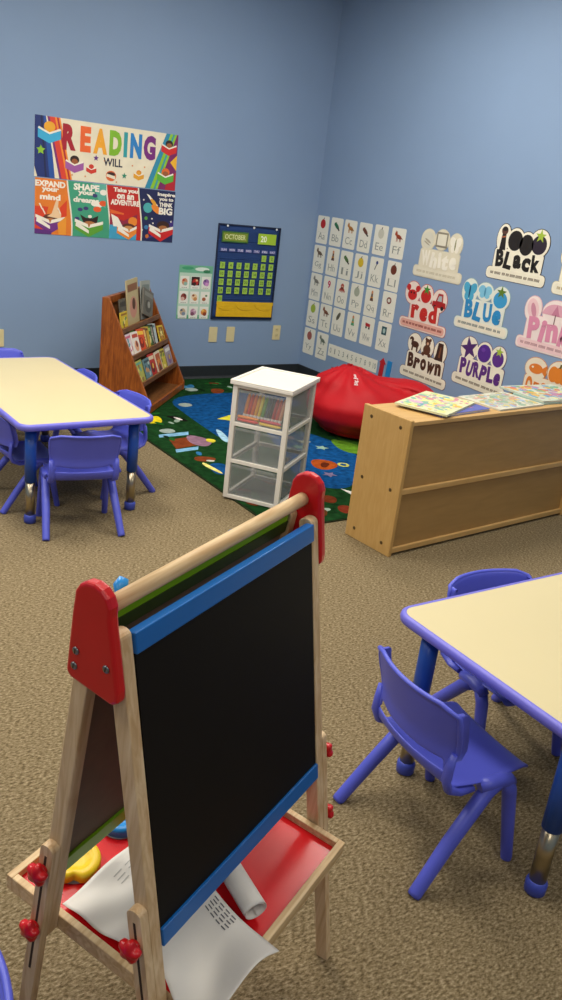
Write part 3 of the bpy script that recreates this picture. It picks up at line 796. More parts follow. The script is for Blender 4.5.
def cover_book(x, tier, w, h, t, cols, label, kind=0, lean=None, dz=0, dy=0, rz=0, roll=0, back=0, z=None, y=None):
    w *= 1.08
    if tier < 2: h = min(h, .146); w = min(w, .118)
    zz = TIERS[tier]+.0010+w/2*abs(math.sin(roll))
    ln = math.radians(19 if lean is None else lean)
    yy = slant(TIERS[tier])+.0175+dy+t+w/2*abs(math.sin(rz))
    T = DM @ Matrix.Translation((x, yy, zz+dz)) @ Matrix.Rotation(rz, 4, 'Z') @ Matrix.Rotation(-ln, 4, 'X') @ Matrix.Rotation(roll, 4, 'Y')
    # local: x across, z up the cover, y thickness (front is -y)
    b = thing('picture_book', label, 'book', T, 'picture books on the display rack')
    MB().box(-w/2+.003, w/2-.001, -t+.0012, -.0012, .002, h-.002, mat('book_pages', '#e3ded0', .8)).build('pages', b)
    c = MB(); cm = flat(cols[0])
    c.box(-w/2, w/2, -t, -t+.0012, 0, h, cm); c.box(-w/2, w/2, -.0012, 0, 0, h, cm); c.box(-w/2-.001, -w/2, -t, 0, 0, h, cm)
    F = Matrix(((1, 0, 0, 0), (0, 0, -1, -t), (0, 1, 0, 0), (0, 0, 0, 1)))     # 2-D cover art: x, y up, z out
    r = random.Random(hash_(label)); a, bb, cc = (flat(cols[k % len(cols)]) for k in (1, 2, 3))
    if kind == 0:
        c.box(-w*.42, w*.42, h*.74, h*.9, 0, .0004, a, F @ Matrix(((1,0,0,0),(0,1,0,0),(0,0,1,0),(0,0,0,1))))
        c.prism(ell(0, h*.38, w*.32, h*.24), 0, .0004, bb, F); c.prism(ell(w*.05, h*.45, w*.14, h*.13), 0, .0008, cc, F)
    elif kind == 1:
        c.prism(rrect(-w*.38, w*.38, h*.1, h*.9, .008), 0, .0004, a, F); c.prism(star(0, h*.5, w*.33, w*.14, 6), 0, .0008, bb, F)
        c.prism([(-w*.3, h*.12), (w*.3, h*.12), (0, h*.5)], 0, .0011, cc, F)
    else:
        for k in range(6):
            px, py = r.uniform(-w*.3, w*.3), r.uniform(h*.15, h*.8); c.prism(ell(px, py, w*.15, h*.09, 10, r.uniform(0, 3)), 0, .0004+.00005*k, [a, bb, cc][k % 3], F)
        c.prism([(-w*.4, h*.82), (w*.4, h*.82), (w*.4, h*.92), (-w*.4, h*.92)], 0, .0009, a, F)
    c.build('cover', b)
    return b
def hash_(s): return sum(ord(ch)*(i+1) for i, ch in enumerate(s))
# lowest tier
cover_book(.092, 0, .115, .150, .006, ['#a9a84e', '#5f9c8a', '#d9c36a', '#8a6a3a'], 'olive green picture book at the left end of the lowest tier', 2, dy=.009)
cover_book(.215, 0, .110, .140, .006, ['#5f7f86', '#2f4550', '#a9b8b0', '#c98a50'], 'grey-teal picture book second on the lowest tier', 2)
cover_book(.335, 0, .115, .165, .006, ['#b5281f', '#e0c9a8', '#6b1712', '#e0a03a'], 'red picture book in the middle of the lowest tier', 0, roll=.04, dy=.009)
cover_book(.455, 0, .105, .170, .006, ['#d3c7ae', '#b1552c', '#d98a3a', '#56301a'], 'cream and rust picture book right of the red one, lowest tier', 1, roll=-.03)
cover_book(.570, 0, .105, .140, .006, ['#c7b53c', '#7c6a2a', '#e9dc92', '#6a8a3a'], 'mustard yellow picture book on the lowest tier', 2, roll=.03, dy=.009)
cover_book(.690, 0, .115, .190, .006, ['#9c8f96', '#d8d4cf', '#7a5a86', '#bfa040'], 'mauve-grey picture book at the right end of the lowest tier', 0, roll=-.04)
# middle tier
cover_book(.085, 1, .110, .200, .006, ['#d9c4c8', '#c2607a', '#efe6da', '#5f96a0'], 'pink and white picture book at the left end of the middle tier', 2, dy=.011)
cover_book(.175, 1, .115, .205, .007, ['#e4ddd2', '#b8432f', '#d9a07a', '#7a2f22'], 'white picture book with a red-brown picture, leaning on the middle tier', 0, roll=.05, dy=.001)
cover_book(.220, 1, .064, .225, .004, ['#6fae3c', '#9fca5c', '#4c7f2a'], 'bright green book half hidden behind the white one, middle tier', 0, dy=.027)
cols = [['#c9481f', '#e8b53a', '#7a1f14'], ['#7a4a2a', '#d9b36a', '#3a2418'], ['#b8952e', '#5f3a1c', '#e6d08a'], ['#3d5a2c', '#8fae5c', '#d8d09a'], ['#26241f', '#8a8378', '#c9c0ae'], ['#a9b4b0', '#5a7a80', '#e6e0d0']]
nm = ['orange-red', 'dark brown', 'golden', 'dark green', 'black', 'pale grey']
for i in range(6):
    cover_book(.300+.051*i, 1, .080, .155-.004*(i % 3), .0045, cols[i], nm[i]+' thin picture book in the overlapping fan on the middle tier', i % 3, dy=.002, roll=.05, rz=-.26)
cover_book(.700, 1, .105, .115, .006, ['#d9b82e', '#8a5a1c', '#efe08a', '#b8862a'], 'small yellow picture book at the right end of the middle tier', 1, roll=.08)
# top tier
cover_book(.095, 2, .118, .115, .006, ['#d3b62e', '#9c6a1f', '#efe08a', '#6a8a3a'], 'yellow picture book at the left end of the top tier', 2, lean=8)
cover_book(.165, 2, .110, .185, .006, ['#5a5347', '#3a3630', '#8a8272', '#6f695c'], 'dark grey picture book standing at the back of the top tier', 0, dy=.028, lean=8)
cover_book(.350, 2, 0.205, .290, .008, ['#bfae82', '#8a5a3c', '#c98f7a', '#5a3524'], 'large tan picture book with a portrait standing above the rack', 0, dy=.026, lean=6, roll=-.03)
cover_book(.600, 2, 0.180, .255, .008, ['#a3a79e', '#7b8580', '#c4c6bc', '#8a8f88'], 'large pale grey picture book standing above the rack at the right', 1, dy=.026, lean=6, roll=.06)
cover_book(.560, 2, .190, .175, .012, ['#6b675e', '#8c8a80', '#4b4842', '#a8a498'], 'dark grey book slouching forward over the front of the top tier', 0, dy=.004, lean=6, roll=.30)

# ------------------------------------------------------------------ wall plates
IV = mat('ivory_plate', '#d9cb9c', .4, noise=.02)
def plate(x, z, label, duplex):
    t = thing('wall_plate', label, 'outlet', back(x, z), 'ivory wall plates')
    MB().prism(rrect(-.036, .036, -.058, .058, .006), 0, .006, IV).build('cover_plate', t, bevel=.0015)
    if duplex:
        for y in (-.022, .022):
            o = MB().prism(rrect(-.015, .015, y-.014, y+.014, .008), .006, .008, mat('ivory_socket', '#cdbf90', .4))
            for sx in (-.005, .005): o.box(sx-.001, sx+.001, y-.003, y+.006, .008, .0083, mat('slot_dark', '#2a241a', .8))
            o.build('socket', t)
    for y in ((0,) if duplex else (-.042, .042)): MB().lathe([(.003, .006), (.003, .0068), (.002, .0072)], IV, Matrix.Translation((0, y, 0)), 12).build('screw', t)
plate(3.278, .357, 'blank ivory wall plate, left one of the pair under the calendar chart', False)
plate(3.432, .359, 'blank ivory wall plate, right one of the pair under the calendar chart', False)
plate(3.858, .374, 'ivory duplex outlet by itself, right of the calendar chart', True)
plate(1.660, .330, 'ivory wall plate at the left picture edge above the far chair', False)

# ------------------------------------------------------------------ READING banner
def banner():
    W, H = 1.0, .362
    t = thing('reading_banner', 'wide cream banner with READING WILL in rainbow letters on the back wall', 'poster', back(2.380, 1.535))
    MB().box(-W/2, W/2, -H/2, H/2, 0, .002, flat('#e9dfc4')).build('card', t)
    a = MB(); z = [.002]
    def flush(name):
        nonlocal a
        a.build(name, t); a = MB()
    def P(pts, c, lift=.0004):
        z[0] += .00002
        a.prism(clip(pts), .002, z[0]+lift, flat(c))
    def clip(pts):
        return [(min(max(x, -W/2), W/2), min(max(y, -H/2), H/2)) for x, y in pts]
    # left diagonal stripes
    xs = [-.5, -.455, -.425]
    def stripe(xt, xb, wd, c): P([(xt, H/2), (xt+wd, H/2), (xb+wd, -H/2), (xb, -H/2)], c)
    P([(-.5, H/2), (-.44, H/2), (-.38, -H/2), (-.5+.02, -H/2), (-.5, -.12)], '#1d2f6f')
    stripe(-.445, -.40, .035, '#24509c'); stripe(-.465, -.43, .012, '#151f4a')
    stripe(-.430, -.350, .018, '#e9dfc4'); stripe(-.422, -.335, .045, '#7a2c6c'); stripe(-.407, -.320, .036, '#d9402c'); stripe(-.373, -.285, .036, '#ee8a2b'); stripe(-.360, -.272, .012, '#b3202e')
    flush('left_stripes')
    # right diagonal stripes
    P([(.5, H/2), (.41, H/2), (.27, -H/2), (.5, -H/2)], '#7b2460')
    P([(.41, H/2), (.44, H/2), (.31, -H/2), (.27, -H/2)], '#2f8aa8')
    P([(.44, H/2), (.49, H/2), (.365, -H/2), (.31, -H/2)], '#8cc02c'); P([(.46, H/2), (.475, H/2), (.35, -H/2), (.335, -H/2)], '#3d9a9c')
    P([(.5, .05), (.5, -.05), (.45, .0)], '#efb52b'); P([(.44, -.10), (.5, -.06), (.5, -H/2), (.42, -H/2)], '#b3202e')
    flush('right_stripes')
    def book(cx, cy, s, c, c2='#efe8d8', hair='#2a1712', skin='#9c5a30'):
        P(ell(cx, cy+s*.55, s*.5, s*.42, 14), hair); P(ell(cx, cy+s*.35, s*.36, s*.3, 12), skin)
        P([(cx-s, cy+s*.45), (cx, cy+s*.05), (cx+s, cy+s*.45), (cx+s, cy-s*.35), (cx, cy-s*.75), (cx-s, cy-s*.35)], c)
        P([(cx-s*.92, cy+s*.5), (cx, cy+s*.1), (cx, cy-s*.05), (cx-s, cy+s*.35)], c2); P([(cx+s*.92, cy+s*.5), (cx, cy+s*.1), (cx, cy-s*.05), (cx+s, cy+s*.35)], c2)
        flush('pictured_reader')
    book(-.405, .08, .075, '#3aa9d4', hair='#e8a52a', skin='#e8a52a'); book(-.235, -.09, .062, '#a05aa0'); book(.435, .085, .058, '#cf2a28'); book(.42, -.10, .062, '#5cae3a', hair='#e06a2a')
    book(-.12, -.105, .035, '#cf3a28', skin='#cf3a28', hair='#cf3a28'); P(ell(.02, -.13, .037, .033, 16), '#d9642c'); P(ell(.02, -.118, .03, .012, 12), '#3a2018'); P([(-.015, -.135), (.05, -.15), (.05, -.13), (-.01, -.118)], '#e9dfc4'); flush('pictured_reader')
    book(.22, -.11, .038, '#e2a02a', skin='#e2a02a', hair='#d98a1f')
    P(star(.115, -.12, .02, .009), '#2f8a6c'); flush('pictured_star'); P(star(-.09, -.03, .02, .009), '#6a3a86'); flush('pictured_star'); P(star(-.46, -.02, .03, .015), '#8cc02c'); flush('pictured_star')
    for q in ((-.19, .02), (-.16, -.15), (.17, -.05), (.26, -.05), (.06, -.165), (-.03, -.04), (-.25, -.15)): P(ell(q[0], q[1], .006, .006, 8), '#d99a6a'); flush('confetti_dot')
    cols = ['#a5172a', '#e8642a', '#eea52a', '#7fb52a', '#2f9aa0', '#2a7ec0', '#76287a']
    x = [-.275, -.165, -.063, .043, .114, .190, .290]; wd = [.088, .072, .096, .086, .026, .084, .088]
    for ch, c, xx, w in zip('READING', cols, x, wd):
        m = MB().text(ch, xx, .075, .155, flat(c), .002, .0035, w=w, bold=.06); m.build('letter', t)
    MB().text('WILL', .030, -.045, .05, flat('#23233a'), .002, .0036, w=.135, bold=.02).build('letter', t)
banner()
def strip4():
    W, H = 1.0, .345
    t = thing('motto_sign', 'four-panel picture strip with reading mottos directly under the banner', 'poster', back(2.386, 1.179))
    MB().box(-W/2, W/2, -H/2, H/2, 0, .002, flat('#ece4d0')).build('card', t)
    ed = [-.5, -.27, .0, .235, .5]
    bow = lambda x, y: x+(.022*math.sin((H/2-y)/H*PI*.9-1.0) if abs(x) < .49 else 0)
    bg = ['#e07a26', '#3f9a78', '#bf2418', '#1c2350']
    for i in range(4):
        m = MB(); z = [.002]
        x0, x1 = ed[i]+(.006 if i else 0), ed[i+1]-(.004 if i < 3 else 0)
        n = 12; ys = [H/2-H*k/n for k in range(n+1)]
        pts = [(bow(x0, y) if i else x0, y) for y in ys]+[(bow(x1, y) if i < 3 else x1, y) for y in ys[::-1]]
        m.prism(pts, .002, .0024, flat(bg[i]))
        cx = (x0+x1)/2; w = x1-x0
        def P(p, c):
            z[0] += .00002
            m.prism([(min(max(a, x0+.012 if i else x0), x1-.012 if i < 3 else x1), min(max(b, -H/2), H/2)) for a, b in p], .002, z[0]+.0006, flat(c))
        def bk(cx, cy, s, c, pg='#efe8d8'):
            P([(cx-s, cy+s*.4), (cx, cy-s*.1), (cx+s, cy+s*.35), (cx+s, cy-s*.15), (cx, cy-s*.75), (cx-s, cy-s*.2)], c)
            P([(cx-s, cy+s*.45), (cx-s*.1, cy+s*.15), (cx, cy-s*.1), (cx-s, cy+s*.25)], pg); P([(cx+s, cy+s*.4), (cx+s*.1, cy+s*.15), (cx, cy-s*.1), (cx+s, cy+s*.2)], pg)
            P([(cx-s*.9, cy+s*.3), (cx, cy-s*.25), (cx, cy-s*.45), (cx-s*.95, cy+.0)], pg)
        if i == 0:
            P([(x0, 0), (x0+.09, 0), (x0+.05, -H/2), (x0, -H/2)], '#d9401f'); P([(x1-.06, 0), (x1, .05), (x1, -H/2), (x1-.02, -H/2)], '#d9401f')
            P(ell(cx-.01, -.075, .05, .03), '#5a2c1c'); P(ell(cx-.01, -.09, .035, .02), '#b5733f')
            P([(cx-.03, -.06), (cx, -.04), (cx+.03, .05), (cx+.045, .05), (cx+.04, -.02), (cx+.065, -.04), (cx+.06, -.07)], '#ecc79c')
            bk(cx-.01, -.095, .098, '#6f2f80'); P([(x0, -.14), (cx, -.15), (cx, -H/2), (x0, -H/2)], '#5b2a78')
            for q in ((x0+.04, .0), (x0+.06, -.03), (cx+.05, -.02)): P(rot([(q[0]-.004, q[1]-.02), (q[0]+.004, q[1]-.02), (q[0]+.004, q[1]+.02), (q[0]-.004, q[1]+.02)], q[0], q[1], .5), '#f0e4d0')
            P([(cx+.04, -.1), (cx+.1, -.05), (cx+.1, -.17), (cx+.05, -.17)], '#e8952c')
            T = [('EXPAND', .145, .038, .19), ('your', .105, .032, .11), ('mind', .065, .036, .13)]; tx = -.012
        elif i == 1:
            P([(cx+.02, H/2), (x1, H/2), (x1, .02), (cx+.07, .06)], '#5fae9c')
            for q in ((cx-.06, .0), (cx-.02, .01), (cx+.04, .095), (cx-.08, -.06)): P(ell(q[0], q[1], .018, .012), '#3c3a70')
            for q in ((cx+.10, .12), (cx+.07, .04), (cx+.04, .045)): P(ell(q[0], q[1], .026, .018), '#efe8d8')
            for q in ((cx+.10, .05), (cx+.06, .01)): P(ell(q[0], q[1], .028, .018), '#e0592a')
            P([(cx-.06, -.03), (cx-.02, -.05), (cx+.03, -.05), (cx+.07, -.03), (cx+.06, -.085), (cx-.03, -.09)], '#2a1712'); P(ell(cx+.01, -.09, .045, .02), '#b5733f'); P(ell(cx+.01, -.04, .014, .01), '#efe8d8')
            bk(cx+.005, -.105, .10, '#5a9c2c')
            T = [('SHAPE', .145, .042, .17), ('your', .105, .030, .11), ('dreams', .066, .034, .17)]; tx = -.02
        elif i == 2:
            P([(x0, -.02), (cx, -.05), (x1, .0), (x1, -.1), (x0, -.09)], '#8f2440'); P([(x0, -.08), (x1, -.08), (x1, -H/2), (x0, -H/2)], '#3f9cc0')
            P([(x0, .02), (cx, .0), (cx, -.01), (x0, -.005)], '#e0642a'); P([(x0+.02, -.01), (x0+.07, -.03), (x0+.11, -.09), (x0+.04, -.09)], '#efe8d8'); P(ell(cx+.07, -.05, .035, .03), '#e8862a'); P(ell(cx+.04, -.09, .05, .025), '#5a2c1c'); P(ell(cx+.04, -.10, .04, .02), '#c98a50')
            bk(cx+.045, -.115, .09, '#e8862a')
            T = [('Take you', .148, .036, .17), ('on an', .110, .032, .12), ('ADVENTURE', .072, .036, .215)]; tx = .006
        else:
            P(ell(x0+.055, .05, .035, .033), '#4aa8a8'); P(ell(x0+.045, -.02, .012, .012), '#5aa040'); P(ell(x0+.05, -.08, .016, .014), '#3f7aa8'); P(ell(x0+.06, -.14, .014, .014), '#c06a2a')
            P([(x0+.04, .14), (x0+.06, .135), (x0+.13, .07), (x0+.115, .05)], '#efe8d8'); P(ell(x0+.12, .045, .045, .022, 14, -.6), '#e8862a'); P(ell(x0+.095, .09, .03, .012, 14, -.7), '#e2a02a')
            P([(x0+.05, -.16), (x1, -.02), (x1, -.09)], '#3c2a78'); P(ell(cx+.05, -.06, .05, .03), '#3a1f14'); P(ell(cx+.05, -.08, .035, .02), '#a86a3a')
            bk(cx+.035, -.10, .095, '#c8201f')
            for q in ((x0+.02, .1), (x0+.09, -.02), (x0+.1, -.05), (x1-.02, -.03), (x0+.02, -.1)): P(star(q[0], q[1], .008, .004), '#efe8d8')
            T = [('Inspire', .148, .030, .13), ('you to', .116, .028, .105), ('THINK', .083, .028, .10), ('BIG', .040, .048, .10)]; tx = .062
        for st, y, h, ww in T:
            m.text(st, cx+tx, y-.004, h, flat('#f1eadb'), .0022, .0036, w=min(ww*1.05, w*.93), bold=.045)
        m.build('panel', t)
strip4()

# ------------------------------------------------------------------ small picture chart
def small_chart():
    W, H = .281, .392
    t = thing('picture_chart', 'small green-bordered picture chart with nine pictures left of the calendar', 'poster', back(3.093, .667))
    MB().box(-W/2, W/2, -H/2, H/2, 0, .0015, flat('#6aae8c')).build('card', t)
    m = MB()
    m.box(-W/2+.006, W/2-.006, -H/2+.03, H/2-.055, .0015, .0018, flat('#b9d3c0'))
    m.prism(ell(.05, .17, .06, .014), .0015, .0021, flat('#d9e6da')); m.prism(ell(-.07, .175, .05, .012), .0015, .0021, flat('#3f9a6c')); m.prism(ell(.09, .155, .03, .012), .0015, .0022, flat('#2e7a50'))
    m.prism(ell(.0, -.185, .12, .006), .0015, .0021, flat('#3f9a6c'))
    m.text('FRIENDS', .005, .157, .02, flat('#eef3ea'), .0018, .0026, bold=.02) if False else None
    pic = [('#c98f6a', '#8fb0a0', '#b5402c'), ('#b5281f', '#3a1814', '#e8b58a'), ('#9c6aa8', '#c98fc0', '#5a3a70'), ('#8a3a30', '#d8b0a0', '#5a1f1c'), ('#e6c9a0', '#c98a50', '#8a4a2a'), ('#efe6d8', '#a8603c', '#5a8a5c'),
           ('#c0a888', '#7a8a9c', '#4c5a6c'), ('#b88aa0', '#7c4a60', '#d9c0c8'), ('#d98a3c', '#8a3a1c', '#e8c060')]
    for i in range(9):
        cx, cy = -.09+.09*(i % 3), .072-.11*(i//3)
        m.box(cx-.037, cx+.037, cy-.045, cy+.045, .0018, .0024, flat('#e6e6da'))
        a, b, c = pic[i]
        if i == 1: m.box(cx-.034, cx+.034, cy-.02, cy+.042, .0024, .0026, flat('#2a1512'))
        m.prism(ell(cx, cy+.004, .024, .026, 14, i), .0024, .0028, flat(a)); m.prism(ell(cx+.008*(-1)**i, cy-.010, .016, .014, 12), .0024, .0031, flat(b)); m.prism(ell(cx-.01*(-1)**i, cy+.016, .010, .008, 12), .0024, .0034, flat(c))
        for k in range(3): m.box(cx-.022+.016*k, cx-.010+.016*k, cy-.040, cy-.036, .0024, .0027, flat('#8a8a80'))
    m.build('pictures', t)
small_chart()

# ------------------------------------------------------------------ calendar pocket chart
def calendar():
    W, H = .545, .695
    t = thing('calendar_pocket_chart', 'navy hanging calendar pocket chart with green date cards and yellow pouch', 'calendar', back(3.518, .822))
    NAVY = mat('navy_chart_cloth', '#17386e', .8, noise=.12, nscale=9, bump=.2)
    n = 16; vs = []; fs = []
    for j in range(n+1):
        for i in range(n+1):
            x, y = -W/2+W*i/n, -H/2+H*j/n; vs.append((x, y, .004+.002*math.sin(x*14+y*5)+.0015*math.sin(y*17)))
    for j in range(n):
        for i in range(n): a = j*(n+1)+i; fs.append((a, a+1, a+n+2, a+n+1))
    o = MB().add(vs, fs, NAVY, None, True).build('cloth', t); s = o.modifiers.new('t', 'SOLIDIFY'); s.thickness = .002
    e = MB(); KC = mat('dark_chart_edging', '#10203f', .7)
    for a, b, c, d in ((-W/2-.003, W/2+.003, H/2-.006, H/2+.004), (-W/2-.003, W/2+.003, -H/2-.004, -H/2+.006), (-W/2-.004, -W/2+.005, -H/2, H/2), (W/2-.005, W/2+.004, -H/2, H/2)): e.box(a, b, c, d, .001, .0105, KC)
    e.build('edging', t)
    for x in (-.20, 0.03, .235): MB().lathe([(.006, .0105), (.009, .011), (.009, .0125), (.006, .013)], flat('#cfd6dd'), Matrix.Translation((x, H/2-.010, 0)), 14).build('grommet', t)
    pk = MB()
    for y in (.265, .185, .135, .085, .022, -.04, -.102, -.164): pk.box(-W/2+.008, W/2-.008, y-.030, y-.028, .0085, .0105, mat('chart_pocket_seam', '#2b4f8c', .5))
    pk.build('pocket_seams', t)
    Z0, Z1 = .0105, .0125
    h = MB().box(-.243, -.012, .222, .300, Z0, Z1, flat('#3d6b2e')); h.box(-.232, -.022, .232, .290, Z1, Z1+.0004, flat('#7c8f2c')); h.text('OCTOBER', -.127, .261, .036, flat('#d9dfa0'), Z1, Z1+.001, w=.18); h.build('month_card', t)
    h = MB().box(.075, .238, .222, .300, Z0, Z1, flat('#a5c832')); h.text('20', .125, .261, .045, flat('#f3f6dd'), Z1, Z1+.001, w=.055); h.text('25', .190, .261, .045, flat('#f3f6dd'), Z1, Z1+.001, w=.0) if False else None
    h.build('year_card', t)
    xs = [-.217+.0724*i for i in range(7)]
    for x, d in zip(xs, ('SUN', 'MON', 'TUE', 'WED', 'THU', 'FRI', 'SAT')):
        MB().box(x-.028, x+.028, .155, .178, Z0, Z1-.0008, mat('violet_day_card', '#5f62a0', .5)).text(d, x, .1665, .015, flat('#d9d9ec'), Z1-.0008, Z1, w=.044, bold=.01).build('weekday_card', t)
    DC = mat('lime_date_card', '#9fc64a', .5, noise=.06)
    k = 0
    for r, y in enumerate([.118, .055, -.007, -.068, -.130, -.192]):
        for c in range(7):
            if (r == 0 and c < 5) or (r == 5 and c > 0): continue
            k += 1; x = xs[c]; dx = -.012 if (c == 4 and r >= 3) else 0
            MB().box(x-.021+dx, x+.021+dx, y-.025, y+.023, Z0, Z1, DC).text(str(k), x+dx, y, .022, flat('#47662a'), Z1, Z1+.0006, bold=.01).build('date_card', t)
    YL = mat('yellow_pouch_vinyl', '#e3b414', .4, noise=.06, bump=.2, bscale=60)
    p = MB().box(-.240, .265, -.330, -.238, Z0, .020, YL, bev=.003); p.build('pouch', t)
    for i in range(3):
        x0 = -.246+.171*i
        q = [(x0, -.214), (x0+.171, -.214), (x0+.171, -.234), (x0+.155, -.262), (x0+.12, -.277), (x0+.06, -.277), (x0+.02, -.262), (x0, -.234)]
        MB().prism(q, .0202, .0235, YL).build('pouch_flap', t, bevel=.001)
calendar()

# ------------------------------------------------------------------ alphabet cards
CARD = mat('white_card', '#e8e5d6', .45, noise=.02, nscale=8)
GREY = flat('#8d9088')
ALPH = [('A', 'a red apple', 'round', '#b3161b'), ('B', 'a green and blue beetle', 'bird', '#2c6e4a'), ('C', 'a ginger cat', 'cat', '#b5762e'), ('D', 'a brown duck', 'bird', '#6b3a24'), ('E', 'a pale egg', 'round', '#c9c6b4'), ('F', 'a red fox', 'cat', '#9c3e1c'),
        ('G', 'a grey-brown goat', 'cat', '#6e5a44'), ('H', 'a brown hat and scarf', 'tall', '#5c3222'), ('I', 'a thin green insect', 'bird', '#4f6e3a'), ('J', 'a yellow jar', 'round', '#d3b428'), ('K', 'a dark blue key', 'key', '#2b3f7c'), ('L', 'a dark red ladybird', 'round', '#6b2f1c'),
        ('M', 'a grey monkey', 'cat', '#7f7c70'), ('N', 'a pink number nine', 'nine', '#c0285a'), ('O', 'a red octopus', 'octo', '#b0483a'), ('P', 'a grey-green round plate', 'round', '#a7ab98'), ('Q', 'a queen in dark dress', 'tall', '#5c3a2c'), ('R', 'a small red ring', 'ring', '#7a2c1c'),
        ('S', 'a green apple-like shape', 'round', '#9fb43c'), ('T', 'a brown tiger', 'cat', '#7f4a2c'), ('U', 'a folded grey umbrella', 'slant', '#5f5a48'), ('V', 'a green and orange violin', 'tall', '#4f9a6c'), ('W', 'a red wagon', 'wagon', '#b3202a'), ('X', 'a dark teal x-ray picture', 'square', '#274f55'),
        ('Y', 'a ball of brown-red yarn', 'round', '#a3584a'), ('Z', 'a small grey zebra', 'cat', '#6e7a6a')]
CY = [5.602, 5.427, 5.257, 5.076, 4.895, 4.706]
RZ = [1.1885, .966, .750, .534, .312]
def card_art(m, kind, c):
    F = flat(c); y = .045
    D = flat('#2b2620')
    P = lambda p, mm, k=0: m.prism(p, .0015, .0020+.0002*k, mm)
    if kind == 'round': P(ell(0, y, .032, .034), F); P([(-.002, y+.03), (.006, y+.03), (.010, y+.046), (.004, y+.046)], D, 1)
    elif kind == 'bird': P(ell(0, y, .036, .015, 16, -.6), F); P(ell(-.018, y+.014, .016, .010, 12, .7), F, 1); P([(.02, y-.01), (.042, y-.03), (.03, y-.035), (.01, y-.02)], D, 1)
    elif kind == 'cat':
        P(ell(.004, y, .030, .014, 16, -.25), F); P(ell(-.026, y+.018, .013, .012), F, 1); P([(-.036, y+.026), (-.030, y+.042), (-.024, y+.028)], F); P([(-.026, y+.028), (-.020, y+.040), (-.015, y+.026)], F)
        for x in (-.018, -.008, .016, .026): P([(x-.003, y-.005), (x+.003, y-.005), (x+.002, y-.034), (x-.003, y-.034)], F)
        P([(.028, y), (.046, y-.012), (.044, y-.018), (.026, y-.006)], F)
    elif kind == 'tall': P([(-.008, y+.035), (.008, y+.035), (.010, y), (.020, y-.035), (-.020, y-.035), (-.010, y)], F); P(ell(0, y+.028, .011, .012), flat('#c98a5c'), 1); P([(-.014, y-.005), (.014, y-.005), (.013, y-.014), (-.013, y-.014)], flat('#c98a30'), 1)
    elif kind == 'key': P(ell(.004, y+.022, .012, .013), F); P([(-.001, y+.012), (.006, y+.012), (-.012, y-.03), (-.018, y-.028)], D)
    elif kind == 'nine': m.text('9', 0, y, .058, F, .0015, .0021, bold=.03)
    elif kind == 'octo':
        P(ell(0, y+.012, .020, .020), F)
        for k in range(5): P(ell(-.024+.012*k, y-.014, .006, .022, 10, .35*(k-2)), F)
        P(ell(.0, y+.01, .01, .006), flat('#e8b09a'), 1)
    elif kind == 'ring': P(ell(0, y, .026, .024), F); P(ell(0, y, .015, .013), flat('#dcdacb'), 1)
    elif kind == 'slant': P(ell(0, y, .016, .038, 14, -.6), F)
    elif kind == 'wagon': P([(-.028, y+.016), (.028, y+.010), (.026, y-.012), (-.026, y-.008)], F); P(ell(-.016, y-.018, .009, .009), D, 1); P(ell(.018, y-.020, .009, .009), D, 1)
    else: P([(-.027, y+.03), (.027, y+.03), (.027, y-.03), (-.027, y-.03)], F); P(ell(0, y, .014, .018), flat('#a9c0b8'), 1)
for i, (ch, what, kind, c) in enumerate(ALPH):
    r, q = divmod(i, 6)
    lab = 'white alphabet card lettered %s%s with %s' % (ch, ch.lower(), what)
    t = thing('alphabet_card', lab, 'card', right(CY[q]+random.uniform(-.004, .004)-.002*r, RZ[r]+random.uniform(-.002, .002)) @ Matrix.Rotation(random.uniform(-.012, .012), 4, 'Z'), 'alphabet cards on the right wall')
    MB().prism(rrect(-.0735, .0735, -.1035, .1035, .012, 3), 0, .0015, CARD).build('card', t)
    m = MB(); card_art(m, kind, c); m.build('picture', t)
    m = MB().text(ch+ch.lower(), -.002, -.045, .050, GREY, .0015, .0019, bold=-.005, w=.085)
    for yy in (-.018, -.072): m.box(-.052, .052, yy-.0006, yy+.0006, .0015, .0018, flat('#c4c4b8'))
    m.build('lettering', t)
# number strip
t = thing('number_sign', 'long white card strip numbered 0 to 10 under the alphabet cards', 'card', right(5.022, .3065))
MB().prism(rrect(-.302, .302, -.047, .047, .006, 3), 0, .0015, CARD).build('card', t)
for k in range(11): MB().text(str(k), -.272+.0545*k, 0, .042, GREY, .0015, .0019, bold=.005, w=(.012 if k == 1 else .020) if k < 10 else .036).build('numeral', t)
# red arrow and blue bar
t = tag(MB().prism([(-.022, -.07), (.022, -.07), (.022, .035), (.036, .035), (0, .075), (-.036, .035), (-.022, .035)], 0, .004, mat('red_arrow_card', '#b81c24', .5)).build('arrow_sign', M=right(4.665, .312) @ Matrix.Rotation(-.06, 4, 'Z')), 'red upward arrow on the right wall above the bean bag', 'decal')
t = tag(MB().prism(rrect(-.024, .024, -.062, .062, .005), 0, .004, mat('blue_bar_card', '#1c7fc0', .5)).build('blue_wall_sign', M=right(4.587, .318) @ Matrix.Rotation(-.05, 4, 'Z')), 'blue upright strip on the right wall beside the red arrow', 'decal')

